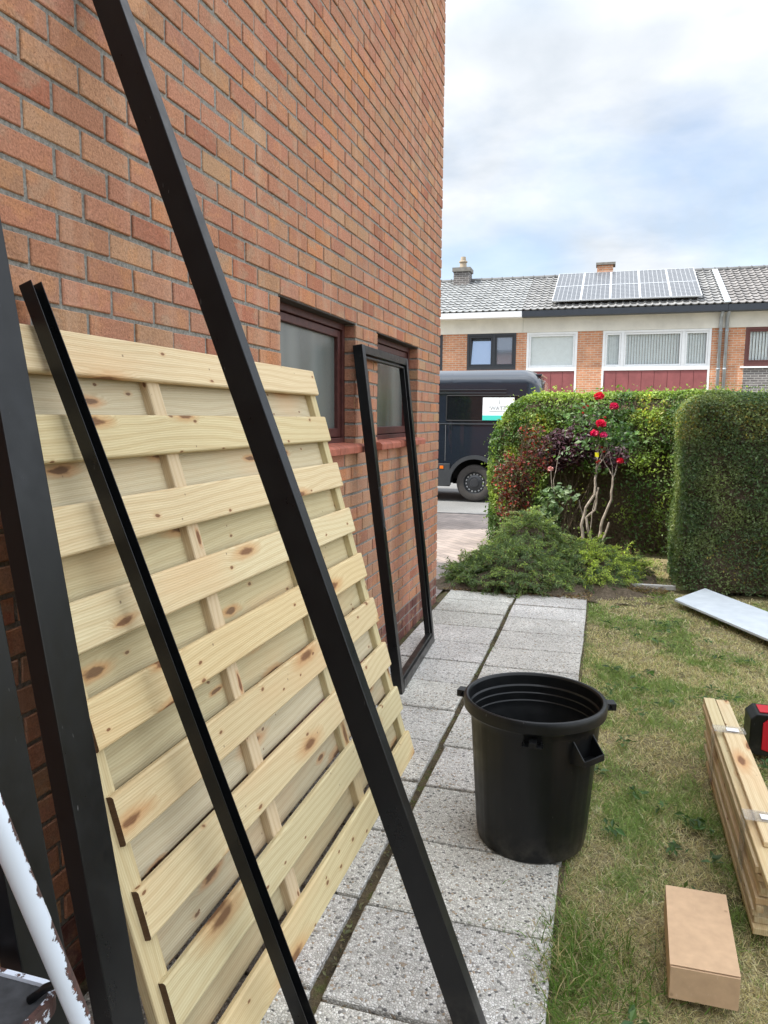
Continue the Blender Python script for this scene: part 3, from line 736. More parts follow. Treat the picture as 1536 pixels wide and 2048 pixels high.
# ------------------------------------------------------------------ red and black tool case
tcse = empty('tool_case', (.90, 3.72, 0), 'red and black plastic tool case standing on the lawn at the right edge', 'tool case')
M_RED = flat('red plastic', (.52,.012,.025), var=.06, rough=.35)
q = MB(); q.prism([(0,.02),(.03,0),(.37,0),(.40,.02),(.40,.17),(.37,.198),(.03,.198),(0,.17)], (.705,3.63,.004), (1,0,0), (0,0,1), (0,.15,0)); q.build('case_body', M_BLACKPL, tcse, bevel=.006)
q = MB()
q.prism([(.052,.155),(.075,.178),(.345,.178),(.345,.150),(.085,.150),(.085,.02),(.052,.03)], (.705,3.622,.008), (1,0,0), (0,0,1), (0,.0075,0)); q.build('red_trim', M_RED, tcse, bevel=.002)
q = MB(); q.box(.745,1.07,3.655,3.75,.2025,.208); q.build('lid_strip', M_RED, tcse, bevel=.002)
q = MB(); q.tube([(.82,3.70,.205),(.82,3.70,.235),(.96,3.70,.235),(.96,3.70,.205)], .010, 8); q.build('carry_handle', M_BLACKPL, tcse, smooth=True)

# ------------------------------------------------------------------ pale board on the lawn by the hedge
q = MB(); a = np.array([.628,6.58,.022]); e1 = np.array([.300,.528,.0]); e2 = np.array([.93,-1.83,.0])
q.obox(a, e1, e2, (0,0,.018)); 
def m_ins(g):
    p = g.pos(); n = g.noise(p, 9, 5, .6); g.base(g.ramp(n, (.3, (.50,.535,.56)), (.7, (.60,.635,.66)))); g.rough(.6); g.bump(g.noise(p, 90, 4), .2, .002)
o = q.build('insulation_board', mat('pale board', build=m_ins), bevel=.002); tag(o, 'flat pale grey board lying on the lawn at the foot of the near hedge', 'board')
q = MB(); q.hexa([(.06,7.15,-.02),(.69,7.19,-.02),(.69,7.23,-.02),(.06,7.19,-.02),(.06,7.15,.022),(.69,7.19,.022),(.69,7.23,.022),(.06,7.19,.022)])
o = q.build('edging_strip', M_CONC, bevel=.004); tag(o, 'narrow pale concrete edging strip in the grass between shrub and near hedge', 'edging')

# ------------------------------------------------------------------ row of houses across the street
YF = 24.0
M_WHITEB = flat('cream render band', (.66,.64,.58), var=.12, sc=1.6, rough=.8)
M_WPVC = flat('white window frame', (.72,.74,.76), var=.05, rough=.4)
M_DPVC = flat('anthracite window frame', (.035,.04,.048), var=.1, rough=.4)
M_BRFR = flat('brown window frame', (.12,.045,.04), var=.1, rough=.5)
M_PANEL = flat('oxblood cladding', (.215,.066,.068), var=.16, sc=3, rough=.55)
M_GUTD = flat('anthracite gutter', (.035,.042,.055), var=.08, rough=.45)
M_GUTW = flat('white gutter', (.72,.74,.78), var=.05, rough=.5)
M_ZINC = flat('zinc', (.30,.33,.36), var=.2, sc=5, rough=.45)
def m_glass(g):
    b = g.b; b.inputs['Roughness'].default_value = .03; b.inputs['Specular IOR Level'].default_value = .8; b.inputs['Alpha'].default_value = .13; g.base((.10,.13,.14))
M_GLASS = mat('window glass', build=m_glass)
M_MIRR = mat('reflective glass', (.42,.50,.62), .04, metal=.75)
M_BLIND = flat('pale blinds', (.84,.90,.90), var=.06, rough=.7)
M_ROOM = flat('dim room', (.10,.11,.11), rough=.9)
def m_rooftile(g):
    p = g.pos(); n = g.noise(p, 2.5, 6, .7); c = g.col()
    c = g.mix(1., c, g.ramp(n, (.3, .8), (.7, 1.2)), 'MULTIPLY'); c = g.mix(g.ramp(g.noise(p, 9, 5, .7), (.58, 0.), (.78, .35)), c, (.26,.25,.22))
    g.base(c); g.rough(.75)
M_RTILE = mat('grey roof tile', spec=.45, build=m_rooftile)
EY, EZ2, RY2, RZ2 = 23.55, 4.83, 27.0, 6.38
def roof_tiles(name, x0, x1, parent, tone):
    cw, rh = .205, .285; L = math.hypot(RY2-EY, RZ2-EZ2); nr = int(round(L/rh)); nc = int(round((x1-x0)/cw)); cw = (x1-x0)/nc; rh = L/nr
    prof = [(0,.0),(.10,.022),(.2,.030),(.3,.022),(.42,.006),(.6,-.004),(.8,-.002),(1.,.0)]; kx = len(prof)-1
    xs = np.concatenate([[x0+(c+u)*cw for u, h in prof[:-1]] for c in range(nc)]+[[x1]]); hs = np.array([h for c in range(nc) for u, h in prof[:-1]]+[0.])
    V = []; F = []; C = []; uy, uz = (RY2-EY)/L, (RZ2-EZ2)/L; nxs = len(xs)
    for r in range(nr):
        b0 = len(V)
        dy = rng.normal(0, .004, nc+1)
        for (s, lift) in ((r*rh, .0), (r*rh, .034), ((r+1)*rh+.0, .006)):
            for i, x in enumerate(xs):
                hh = hs[i]+lift+ (dy[i//kx] if lift == .034 else 0)*.5
                if lift == 0.: hh = hs[i]-.0
                V.append((x, EY+uy*(s)-uz*hh, EZ2+uz*(s)+uy*hh))
        tn = np.clip(rng.normal(1, .08, nc), .7, 1.3)
        for i in range(nxs-1):
            for a in (0, 1):
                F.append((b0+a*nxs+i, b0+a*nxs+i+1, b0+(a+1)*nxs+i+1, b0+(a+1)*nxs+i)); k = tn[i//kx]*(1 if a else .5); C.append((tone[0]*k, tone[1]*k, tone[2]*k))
    F = np.array(F)
    return rawmesh(name, V, F.ravel(), np.arange(len(F))*4, np.full(len(F), 4), M_RTILE, parent, C)
def row_house(x0, x1, label, gut, tone, openings, zb=4.215, chim=None):
    h = empty('row_house', ((x0+x1)/2, YF, 0), label, 'house', 'terraced houses across the street')
    # openings: (xa, xb, frame mat, lights[], below 'panel'|'brick'|'grey', zbottom)
    xs = x0+.001; br = MB()
    for (xa, xb, fm, lights, below, zw, wl) in sorted(openings, key=lambda t: t[0]):
        if xa > xs+.02: br.box(xs, xa, YF, YF+.25, 0, zb)
        if below == 'brick': br.box(xa, xb, YF, YF+.25, 0, zw)
        w = MB(); t = .075
        w.box(xa, xa+t, YF-.01, YF+.07, zw, zb); w.box(xb-t, xb, YF-.01, YF+.07, zw, zb); w.box(xa+t, xb-t, YF-.01, YF+.07, zb-t, zb); w.box(xa+t, xb-t, YF-.012, YF+.07, zw, zw+t+.05)
        lx = [xa+t]+[l for l in lights]+[xb-t]
        for l in lights: w.box(l-.045, l+.045, YF-.008, YF+.07, zw+t+.05, zb-t)
        wo_ = w.build('window', fm, h, bevel=.004); wo_['label'] = wl
        for i in range(len(lx)-1):
            a_, b_ = lx[i]+(.045 if i else 0), lx[i+1]-(.045 if i < len(lx)-2 else 0)
            s_ = MB(); z0, z1 = zw+t+.05+.004, zb-t-.004; a2, b2 = a_+.004, b_-.004; q = .05
            s_.box(a2, a2+q, YF+.01, YF+.06, z0, z1); s_.box(b2-q, b2, YF+.01, YF+.06, z0, z1); s_.box(a2+q, b2-q, YF+.01, YF+.06, z0, z0+q); s_.box(a2+q, b2-q, YF+.01, YF+.06, z1-q, z1)
            o = s_.build('sash', fm, h, bevel=.003); o.parent = wo_
            tl_ = .16 if (fm is M_DPVC and i == 0) else 0
            p_ = MB(); p_.hexa([(a2+q,YF+.034,z0+q),(b2-q,YF+.034,z0+q),(b2-q,YF+.040,z0+q),(a2+q,YF+.040,z0+q),(a2+q,YF+.034+tl_,z1-q),(b2-q,YF+.034+tl_,z1-q),(b2-q,YF+.040+tl_,z1-q),(a2+q,YF+.040+tl_,z1-q)]); o = p_.build('pane', M_MIRR if fm is M_DPVC else M_GLASS, h); o.parent = wo_
            bl = MB()
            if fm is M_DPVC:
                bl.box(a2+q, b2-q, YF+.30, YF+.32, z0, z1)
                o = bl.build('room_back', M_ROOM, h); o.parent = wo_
            elif i == 0 and len(lights) == 0:
                bl.box(a2+q, b2-q, YF+.065, YF+.07, z0, z1); o = bl.build('blind', M_BLIND, h); o.parent = wo_
            else:
                n = max(3, int((b2-a2)/.085)); 
                for k in range(n):
                    xx = a2+q+(b2-a2-2*q)*(k+.5)/n; ang = .45; dx, dyy = .040*math.cos(ang), .045*math.sin(ang)
                    bl.hexa([(xx-dx,YF+.09-dyy,z0),(xx+dx,YF+.09+dyy,z0),(xx+dx,YF+.095+dyy,z0),(xx-dx,YF+.095-dyy,z0),(xx-dx,YF+.09-dyy,z1),(xx+dx,YF+.09+dyy,z1),(xx+dx,YF+.095+dyy,z1),(xx-dx,YF+.095-dyy,z1)])
                o = bl.build('blind', M_BLIND, h); o.parent = wo_
        if below == 'panel':
            m_ = MB(); n = max(2, int(round((xb-xa-.12)/.36))); pw = (xb-xa-.12)/n
            for k in range(n):
                m_.box(xa+.06+k*pw+.006, xa+.06+(k+1)*pw-.006, YF+.015, YF+.05, .05, zw-.004)
            m_.box(xa+.06, xb-.06, YF+.04, YF+.06, .05, zw-.004)
            m_.build('cladding', M_PANEL, h)
            m_ = MB(); m_.box(xa, xa+.058, YF-.008, YF+.07, 0, zw-.002); m_.build('post', M_WPVC, h); m_ = MB(); m_.box(xb-.058, xb, YF-.008, YF+.07, 0, zw-.002); m_.build('post', M_WPVC, h)
        if below == 'grey':
            m_ = MB(); m_.box(xa-.02, xb, YF+.004, YF+.25, 0, zw-.05); m_.build('grey_brick', M_BRICK_GREY, h)
            m_ = MB(); m_.box(xa-.10, xb+.05, YF-.05, YF+.1, zw-.048, zw-.003); m_.build('window_sill', M_WPVC, h)
        xs = xb
    if xs < x1-.02: br.box(xs, x1-.001, YF, YF+.25, 0, zb)
    br.box(x0+.001, x0+.2, YF+.252, 30.6, 0, zb); br.box(x1-.2, x1-.001, YF+.252, 30.6, 0, zb); br.box(x0+.201, x1-.201, 30.4, 30.6, 0, zb)
    br.box(x0+.201, x1-.201, YF+.5, YF+.55, 0, zb-.1)
    br.build('wall', M_BRICK_ORANGE, h)
    m_ = MB(); m_.box(x0+.002, x1-.002, YF-.03, YF+.25, zb+.002, 4.68); m_.build('frieze', M_WHITEB, h)
    m_ = MB(); m_.prism([(0,0),(-.13,.02),(-.15,.19),(-.12,.19),(-.11,.035),(.0,.03)], (x0+.003, YF-.31, 4.63), (0,1,0), (0,0,1), (x1-x0-.006,0,0)); m_.box(x0+.003, x1-.003, YF-.309, YF-.032, 4.66, 4.68); m_.build('gutter', gut, h)
    roof = roof_tiles('roof', x0+.002, x1-.002, h, tone)
    m_ = MB(); m_.hexa([(x0+.004,EY+.1,4.70),(x1-.004,EY+.1,4.70),(x1-.004,RY2,RZ2-.10),(x0+.004,RY2,RZ2-.10),(x0+.004,EY+.1,4.76),(x1-.004,EY+.1,4.76),(x1-.004,RY2,RZ2-.04),(x0+.004,RY2,RZ2-.04)])
    m_.hexa([(x0+.004,RY2+.01,RZ2-.10),(x1-.004,RY2+.01,RZ2-.10),(x1-.004,30.9,4.5),(x0+.004,30.9,4.5),(x0+.004,RY2+.01,RZ2-.0),(x1-.004,RY2+.01,RZ2-.0),(x1-.004,30.9,4.6),(x0+.004,30.9,4.6)]); m_.build('roof_base', M_TILE_DARK, h)
    m_ = MB(); n = int((x1-x0)/.36); pw = (x1-x0)/n
    for k in range(n):
        xx = x0+k*pw; m_.tube([(xx+.01,RY2,RZ2+.015),(xx+pw-.03,RY2,RZ2+.015)], .085, 10, col=(1,1,1)); m_.tube([(xx+pw-.03,RY2,RZ2+.02),(xx+pw+.0,RY2,RZ2+.02)], .098, 10)
    m_.build('ridge', M_RIDGE, h, smooth=False)
    return h
M_CAP = flat('weathered cap', (.17,.16,.145), var=.3, sc=8, rough=.9)
M_RIDGE = flat('ridge tiles', (.12,.12,.12), var=.3, sc=4, rough=.6)
TG, TB = (.22,.225,.225), (.165,.155,.15)
hA = row_house(-8.42, -2.60, 'terraced house with white gutter and anthracite window, nearest the brick wall', M_GUTW, TG,
    [(-4.36, -2.80, M_DPVC, [-3.50], 'brick', 3.08, 'anthracite two-light window'), (-6.9, -5.16, M_DPVC, [-6.0], 'brick', 3.08, 'anthracite window partly hidden by the corner')])
hB = row_house(-2.598, 3.22, 'middle terraced house with dark gutter, white windows and solar panels on its roof', M_GUTD, (.19,.188,.185),
    [(-2.47, -.93, M_WPVC, [], 'panel', 3.02, 'smaller white window with plain blind'), (-.18, 2.88, M_WPVC, [.40, 2.12], 'panel', 3.02, 'wide white three-light window with vertical blinds')])
hC = row_house(3.222, 9.04, 'terraced house at the right edge with brown window above grey brick', M_GUTD, TB,
    [(3.79, 6.2, M_BRFR, [5.1], 'grey', 3.10, 'brown framed window with white net curtain')])
def hpart(mb, name, m, h, **k): return mb.build(name, m, h, **k)
# chimneys
q = MB(); q.box(-5.36, -4.80, 26.55, 27.1, 5.9, 6.66); o = hpart(q, 'chimney', mat('chimney brick', build=brick_flat((.14,.125,.12),(.10,.09,.09),(.30,.29,.28),.21,.068,.009)), hA); q = MB(); q.box(-5.40, -4.76, 26.50, 27.14, 6.662, 6.80); o2 = hpart(q, 'chimney_cap', M_CAP, hA); o2.parent = o
q = MB(); q.lathe([(0,0),(.13,0),(.115,.20),(.15,.21),(.15,.25),(.10,.27),(.09,.40),(.0,.42)], (-5.07,26.8,6.80), 14); o2 = hpart(q, 'chimney_pot', flat('chimney pot', (.34,.28,.21), rough=.9), hA); o2.parent = o
q = MB(); q.prism([(-.03,0),(.5,0),(.5,.24),(-.03,.02)], (-5.40, 26.2, 5.98), (0,1,0), (0,0,1), (.64,0,0)); o2 = hpart(q, 'flashing', M_ZINC, hA); o2.parent = o
q = MB(); q.box(-.49, .03, 26.93, 27.4, 5.9, 6.72); o = hpart(q, 'chimney', M_BRICK_ORANGE, hB); q = MB(); q.box(-.53, .10, 26.88, 27.45, 6.722, 6.80); o2 = hpart(q, 'chimney_cap', M_CAP, hB); o2.parent = o
# party flashing
uy, uz = (RY2-EY), (RZ2-EZ2); Ls = math.hypot(uy, uz); uy /= Ls; uz /= Ls
q = MB(); q.obox((3.12, EY-uz*.04, EZ2+uy*.04), (.16,0,0), (0,uy*Ls,uz*Ls), (0,-uz*.03,uy*.03)); hpart(q, 'flashing', flat('lead flashing', (.40,.44,.47), var=.25, sc=6), hB)
# downpipes
for x in (3.10, 3.27):
    q = MB(); q.tube([(x,YF-.34,4.66),(x,YF-.09,4.50),(x,YF-.09,.05)], .045, 10); 
    for z in (4.1, 3.0, 2.1): q.tube([(x,YF-.09,z),(x,YF-.09,z+.05)], .056, 10)
    hpart(q, 'downpipe', M_ZINC, hB if x < 3.2 else hC, smooth=True)
# solar panels
def m_pv(g):
    uv = g.uv(); s = g.n('ShaderNodeSeparateXYZ', {0: uv})
    def line(a, n, w): 
        f = g.m('FRACT', g.m('MULTIPLY', a, n)); return g.m('GREATER_THAN', g.m('ABSOLUTE', g.m('SUBTRACT', f, .5)), .5-w)
    l = g.m('MAXIMUM', line(s.outputs[0], 6., .04), line(s.outputs[1], 10., .035))
    fine = g.m('MULTIPLY', line(s.outputs[0], 24., .08), .25)
    c = g.mix(g.m('MAXIMUM', l, fine), (.055,.06,.07), (.36,.37,.38)); g.base(c); g.rough(.36)
M_PV = mat('solar cells', spec=.25, build=m_pv)
M_ALU = mat('aluminium', (.62,.64,.66), .4, metal=.6)
def pvpanel(x, s):
    r = empty('solar_panel', (0, 0, 0), '', 'solar panel', 'solar panels on the roof')
    PW, PH = .846, 1.60
    O = np.array([x, EY+uy*s-uz*.14, EZ2+uz*s+uy*.14]); U = np.array([0,uy,uz]); Nn = np.array([0,-uz,uy])
    r.location = O
    q = MB(); t = .022
    for (a, b_, c, d) in ((0,PW,0,t),(0,PW,PH-t,PH),(0,t,t,PH-t),(PW-t,PW,t,PH-t)): q.obox(O+np.array([a,0,0])+U*c, (b_-a,0,0), U*(d-c), Nn*.04)
    q.build('panel_frame', M_ALU, r)
    q = MB(); P = [O+np.array([a,0,0])+U*c+Nn*.034 for a, c in ((t,t),(PW-t,t),(PW-t,PH-t),(t,PH-t))]; Pb = [p-Nn*.02 for p in P]
    b0 = 0; q.v += [tuple(p) for p in P+Pb]; q.face([0,1,2,3], uv=[(0,0),(1,0),(1,1),(0,1)])
    for k in range(4): q.face([k, (k+1) % 4, 4+(k+1) % 4, 4+k])
    q.face([7,6,5,4]); q.build('cells', M_PV, r, uv=True)
    return r
ordn = ['leftmost', 'second from left', 'middle', 'second from right', 'rightmost']
for rr in range(2):
    for c in range(5):
        p_ = pvpanel(-1.73+c*.856, .33+rr*1.62); p_['label'] = '%s solar panel of the %s row on the tiled roof' % (ordn[c], 'lower' if rr == 0 else 'upper')

# ------------------------------------------------------------------ parked van
van = empty('parked_van', (-4.0, 14.7, 0), 'black delivery van parked in the street beyond the driveway', 'van')
M_PAINT = mat('van paint', (.012,.017,.026), .16, spec=.5, coat=.6)
M_CLAD = flat('van lower cladding', (.035,.038,.042), var=.1, rough=.55)
M_TYRE = flat('tyre rubber', (.045,.04,.037), var=.2, sc=10, rough=.85)
M_RIM = mat('black steel rim', (.03,.032,.036), .35, spec=.6)
YV = 13.68; VW = 2.0; XR, XFt = -1.13, -7.0; WX = (-2.30, -5.95); ZB = .30
def vtop(x):   # roof height by x
    if x > -1.50: return 2.44-((x+1.50)/.37)**2*.22
    if x > -5.0: return 2.44
    if x > -6.1: return 2.44-(-5.0-x)/1.1*1.05
    return 1.39-(-6.1-x)/.9*.42
def vbot(x):
    z = ZB
    for w in WX:
        d = abs(x-w)
        if d < .455: z = max(z, .34+math.sqrt(.455**2-d*d))
    return z
xs = sorted(set([round(v, 4) for v in list(np.linspace(XR, XFt, 60))+[w+.455*math.cos(a) for w in WX for a in np.linspace(0, math.pi, 21)]]), reverse=True)
prof_t = [0,.10,.2,.3,.42,.46,.50,.55,.66,.78,.86,.90,.93,.96,.985,1.0]
def section(x):
    zt, zb_ = vtop(x), vbot(x); er = max(0, 1-(XR-x)/.16) if x > XR-.16 else 0; ef = max(0, 1-(x-XFt)/.35) if x < XFt+.35 else 0
    ins = .10*er*er+.22*ef*ef; P = []
    for t in prof_t:
        z = zb_+(zt-zb_)*t; hz = (z-ZB)/(2.44-ZB)
        y = YV+ins + .0
        if hz < .18: y += .035*(1-hz/.18)**1.5
        if .44 < hz < .50: y += .012
        if hz > .50: y += .012+(hz-.50)*.10
        if z > 2.16: y += ((z-2.16)/.28)**2*.12
        zr = zt-z
        if zr < .16: y += .20*(1-zr/.16)**2
        P.append((x, y, z))
    ym = YV+VW/2
    Q = P+[(x, ym, zt+.03)]
    return Q+[(x, 2*ym-p[1], p[2]) for p in P[::-1]]
V = [section(x) for x in xs]; m = len(V[0]); VV = [p for s_ in V for p in s_]; F = []
for i in range(len(xs)-1):
    for k in range(m-1): F.append((i*m+k, i*m+k+1, (i+1)*m+k+1, (i+1)*m+k))
F = [list(q_) for q_ in F]; tot = [4]*len(F)
F.append([k for k in range(m)][::-1]); F.append([(len(xs)-1)*m+k for k in range(m)]); tot += [m, m]
st_ = np.concatenate([[0], np.cumsum(tot)[:-1]])
o = rawmesh('body', VV, [i for q_ in F for i in q_], st_, tot, M_PAINT, van, smooth=False)
bm = bmesh.new(); bm.from_mesh(o.data); bmesh.ops.recalc_face_normals(bm, faces=bm.faces); bm.to_mesh(o.data); bm.free(); smooth_by_angle(o, 40)
def ysurf(z, x=-2.5):
    hz = (z-ZB)/(2.44-ZB); y = YV
    if hz < .18: y += .035*(1-hz/.18)**1.5
    if .44 < hz < .50: y += .012
    if hz > .50: y += .012+(hz-.50)*.10
    if z > 2.16: y += ((z-2.16)/.28)**2*.12
    zr = vtop(x)-z
    if zr < .16: y += .20*(1-zr/.16)**2
    return y
q = MB()   # swage strips and window-panel outline
for z, t in ((1.43,.022),(2.06,.010),(2.0,.012)): q.box(-6.0 if z < 1.5 else -5.0, -1.30 if z < 1.5 else -1.75, ysurf(z)-.014, ysurf(z)+.02, z, z+t)
hpart(q, 'trim_strip', M_RIM if False else mat('gloss trim', (.05,.055,.06), .2, spec=.7), van, bevel=.003)
q = MB()
W0 = [(-2.85,1.50),(-1.52,1.50),(-1.46,1.56),(-1.46,1.88),(-1.54,1.96),(-2.85,1.96)]
for i in range(len(W0)):
    a_, c_ = W0[i], W0[(i+1) % len(W0)]; q.tube([(a_[0], ysurf(a_[1])-.002, a_[1]), (c_[0], ysurf(c_[1])-.002, c_[1])], .012, 6)
w_ = MB(); w_.hexa([(-2.83,ysurf(1.52)-.003,1.52),(-1.48,ysurf(1.52)-.003,1.52),(-1.48,ysurf(1.52)+.01,1.52),(-2.83,ysurf(1.52)+.01,1.52),(-2.83,ysurf(1.94)-.003,1.94),(-1.50,ysurf(1.94)-.003,1.94),(-1.50,ysurf(1.94)+.01,1.94),(-2.83,ysurf(1.94)+.01,1.94)]); hpart(w_, 'side_window', mat('tinted glass', (.006,.008,.010), .05, spec=.8), van)
hpart(q, 'panel_seam', flat('rubber seal', (.008,.008,.008), rough=.7), van)
M_GAP = flat('door gap', (.15,.15,.15), rough=.6)
for x_ in (-2.86, -3.9):
    q = MB(); q.box(x_-.004, x_+.004, YV-.004, YV+.02, .75, 1.42); hpart(q, 'door_gap', M_GAP, van)
q = MB()   # lower cladding
for a_, c_ in ((-2.76,-5.48),(-1.84,-1.16)): q.box(min(a_,c_), max(a_,c_), YV-.022, YV+.04, .27, .70)
hpart(q, 'sill_cladding', M_CLAD, van, bevel=.012)
def arch(w):
    q = MB(); n = 24; ri, ro = .452, .525; A = []
    for k in range(n+1):
        a = math.pi*k/n*1.06-.094; A.append((math.cos(a), math.sin(a)))
    for k in range(n):
        P = []
        for yy in (YV-.035, YV+.05):
            for (c, s_), r in ((A[k], ri), (A[k], ro), (A[k+1], ro), (A[k+1], ri)): P.append((w+c*r, yy, .34+s_*r))
        q.hexa([P[0],P[1],P[2],P[3],P[4],P[5],P[6],P[7]])
    return hpart(q, 'wheel_arch', M_CLAD, van)
for w in WX: arch(w)
q = MB(); 
for w in WX: q.box(w-.46, w+.46, YV+.30, YV+VW-.30, .30, .86)
q.box(-6.9, -1.16, YV+.30, YV+VW-.30, .31, .40); hpart(q, 'underbody', flat('underbody', (.01,.01,.01), rough=.9), van)
M_VENT = mat('vent ring', rough=.5, build=lambda g: g.base(g.col()))
for w in WX:
    for sd, y0 in ((1, YV+.03), (-1, YV+VW-.03)):
        R0 = .345
        q = MB(); q.lathe([(.205,0),(.23,-.006),(.30,-.010),(.33,.0),(R0-.004,.02),(R0,.05),(R0,.17),(R0-.01,.20),(.30,.215),(.205,.21)], (w, y0 if sd > 0 else y0-.21, R0), 56, 'y'); wh = hpart(q, 'wheel', M_TYRE, van); smooth_by_angle(wh, 40)
        yf = y0 if sd > 0 else y0
        s2 = 1 if sd > 0 else -1
        q = MB(); q.lathe([(.206,.0*s2),(.200,.03*s2),(.185,.05*s2),(.160,.055*s2),(.135,.03*s2),(.085,.022*s2),(.075,.0*s2),(.035,-.006*s2),(.0,-.006*s2)], (w, yf, R0), 40, 'y'); rm = hpart(q, 'rim', M_RIM, van); rm.parent = wh; smooth_by_angle(rm, 40)
        q = MB(); n = 64
        for k in range(n):
            a0, a1 = 2*math.pi*k/n, 2*math.pi*(k+1)/n; yy = yf+.044*s2; bb = len(q.v)
            for a_ in (a0, a1):
                for rr_ in (.150, .176): q.v.append((w+rr_*math.cos(a_), yy, R0+rr_*math.sin(a_)))
            q.face([bb, bb+1, bb+3, bb+2], (.42,.43,.44) if k % 4 < 2 else (.02,.02,.022))
        o = q.build('vent_ring', M_VENT, van); o.parent = rm
q = MB(); q.box(-2.955, -2.885, YV-.030, YV-.02, .60, .655); hpart(q, 'side_marker', flat('amber lens', (.75,.16,.01), rough=.3), van, bevel=.004)
q = MB(); q.box(XR-.05, XR+.008, YV+.105, YV+.17, 1.35, 2.02); hpart(q, 'tail_light', flat('tail lamp lens', (.12,.03,.028), rough=.25), van, bevel=.01)
q = MB(); q.box(XR-.16, XR-.02, YV+.35, YV+VW-.35, 2.33, 2.36); hpart(q, 'roof_spoiler', M_PAINT, van, bevel=.01)
q = MB(); q.box(-6.6, -5.2, YV+.12, YV+VW-.12, 1.50, 1.505); 
q = MB(); q.hexa([(-6.12,YV+.18,1.42),(-6.12,YV+VW-.18,1.42),(-6.05,YV+VW-.18,1.42),(-6.05,YV+.18,1.42),(-5.10,YV+.24,2.38),(-5.10,YV+VW-.24,2.38),(-5.02,YV+VW-.24,2.36),(-5.02,YV+.24,2.36)]); hpart(q, 'windscreen', M_GLASS, van)
q = MB(); ys = min(ysurf(1.5), ysurf(1.9)); 
sg0, sg1, sz0, sz1 = -2.175, -1.60, 1.475, 1.925
def sy(z): return ysurf(z)-.010
q.hexa([(sg0,sy(sz0)-.004,sz0+.035),(sg1,sy(sz0)-.004,sz0+.035),(sg1,sy(sz0)-.001,sz0+.035),(sg0,sy(sz0)-.001,sz0+.035),(sg0,sy(sz1)-.004,sz1),(sg1,sy(sz1)-.004,sz1),(sg1,sy(sz1)-.001,sz1),(sg0,sy(sz1)-.001,sz1)])
M_SIGN = flat('white sign', (.78,.80,.82), var=.02, rough=.4)
sgn = hpart(q, 'side_sign', M_SIGN, van)
zt2 = 1.60
q = MB(); q.hexa([(sg0,sy(sz0)-.009,sz0+.036),(sg1,sy(sz0)-.009,sz0+.036),(sg1,sy(sz0)-.0045,sz0+.036),(sg0,sy(sz0)-.0045,sz0+.036),(sg0,sy(zt2)-.009,zt2),(sg1,sy(zt2)-.009,zt2),(sg1,sy(zt2)-.0045,zt2),(sg0,sy(zt2)-.0045,zt2)])
o = hpart(q, 'teal_stripe', flat('teal print', (.06,.50,.42), var=.03, rough=.4), van); o.parent = sgn
cu = bpy.data.curves.new('lettering', 'FONT'); cu.body = '\u2018WATT\u2019'; cu.size = .098; cu.align_x = 'CENTER'; cu.extrude = .001; cu.space_character = 1.08
to = bpy.data.objects.new('tmp', cu); COL.objects.link(to); dg = bpy.context.evaluated_depsgraph_get(); me = bpy.data.meshes.new_from_object(to.evaluated_get(dg)); bpy.data.objects.remove(to)
M_INK = flat('grey print', (.30,.31,.32), var=.02)
me.materials.clear(); me.materials.append(M_INK); to = bpy.data.objects.new('lettering', me); COL.objects.link(to); to.parent = sgn
tl = math.atan2(sy(sz1)-sy(1.6), sz1-1.6)
to.rotation_euler = (rad(90)-tl, 0, 0); to.location = Vector((-1.89, sy(1.70)-.0075, 1.70)) - van.location
q = MB(); q.box(-1.88, -1.868, sy(1.84)-.008, sy(1.84)-.0055, 1.80, 1.858); q.box(-1.88,-1.868, sy(1.87)-.008, sy(1.87)-.0055, 1.868, 1.88)
for a in (35, 90, 145): q.obox((-1.874+math.cos(rad(a))*.045-.003, sy(1.87)-.008, 1.86+math.sin(rad(a))*.045), (.006,0,0), (0,.0025,0), (math.cos(rad(a))*.02,0,math.sin(rad(a))*.02))
for k in range(18): q.box(-2.05+k*.018, -2.05+k*.018+.011, sy(1.67)-.008, sy(1.67)-.0055, 1.668, 1.680)
o = hpart(q, 'logo', M_INK, van); o.parent = sgn

# ------------------------------------------------------------------ foliage tools
def leafmesh(name, C, Nrm, size, col, mat_, parent=None, aspect=.5, fold=.25, jitter=.8, dirv=None):
    """C (N,3) centres, Nrm (N,3) preferred facing, size (N,), col (N,3): folded rhombus leaves"""
    n = len(C); Nr = Nrm+rng.normal(0, jitter, (n, 3)); Nr /= np.linalg.norm(Nr, axis=1)[:, None]+1e-9
    D = rng.normal(0, 1, (n, 3)) if dirv is None else dirv+rng.normal(0, .35, (n, 3))
    D -= Nr*(D*Nr).sum(1)[:, None]; D /= np.linalg.norm(D, axis=1)[:, None]+1e-9; B = np.cross(Nr, D)
    s = size[:, None]; V = np.empty((n, 4, 3))
    V[:, 0] = C-D*s*.5; V[:, 1] = C+B*s*aspect*.5+Nr*s*fold*.3; V[:, 2] = C+D*s*.5-Nr*s*fold*.2; V[:, 3] = C-B*s*aspect*.5+Nr*s*fold*.3
    base = np.arange(n)[:, None]*4; F = np.concatenate([base+[0,1,2], base+[0,2,3]], 1).ravel()
    return rawmesh(name, V.reshape(-1, 3), F, np.arange(2*n)*3, np.full(2*n, 3), mat_, parent, np.repeat(col, 2, axis=0))
def fnoise(P, sc, seed=0.):
    return np.array([noise.noise(Vector((p[0]*sc+seed, p[1]*sc+seed*.7, p[2]*sc-seed))) for p in P])
def shade_cols(base, n, var=.22, alt=None, altw=None):
    c = np.array(base)[None]*np.clip(rng.normal(1, var, (n, 1)), .4, 1.7)*np.clip(rng.normal(1, .08, (n, 3)), .7, 1.3)
    if alt is not None: w = altw[:, None]; c = c*(1-w)+np.array(alt)[None]*np.clip(rng.normal(1, var, (n, 1)), .5, 1.6)*w
    return np.clip(c, 0.002, .9)
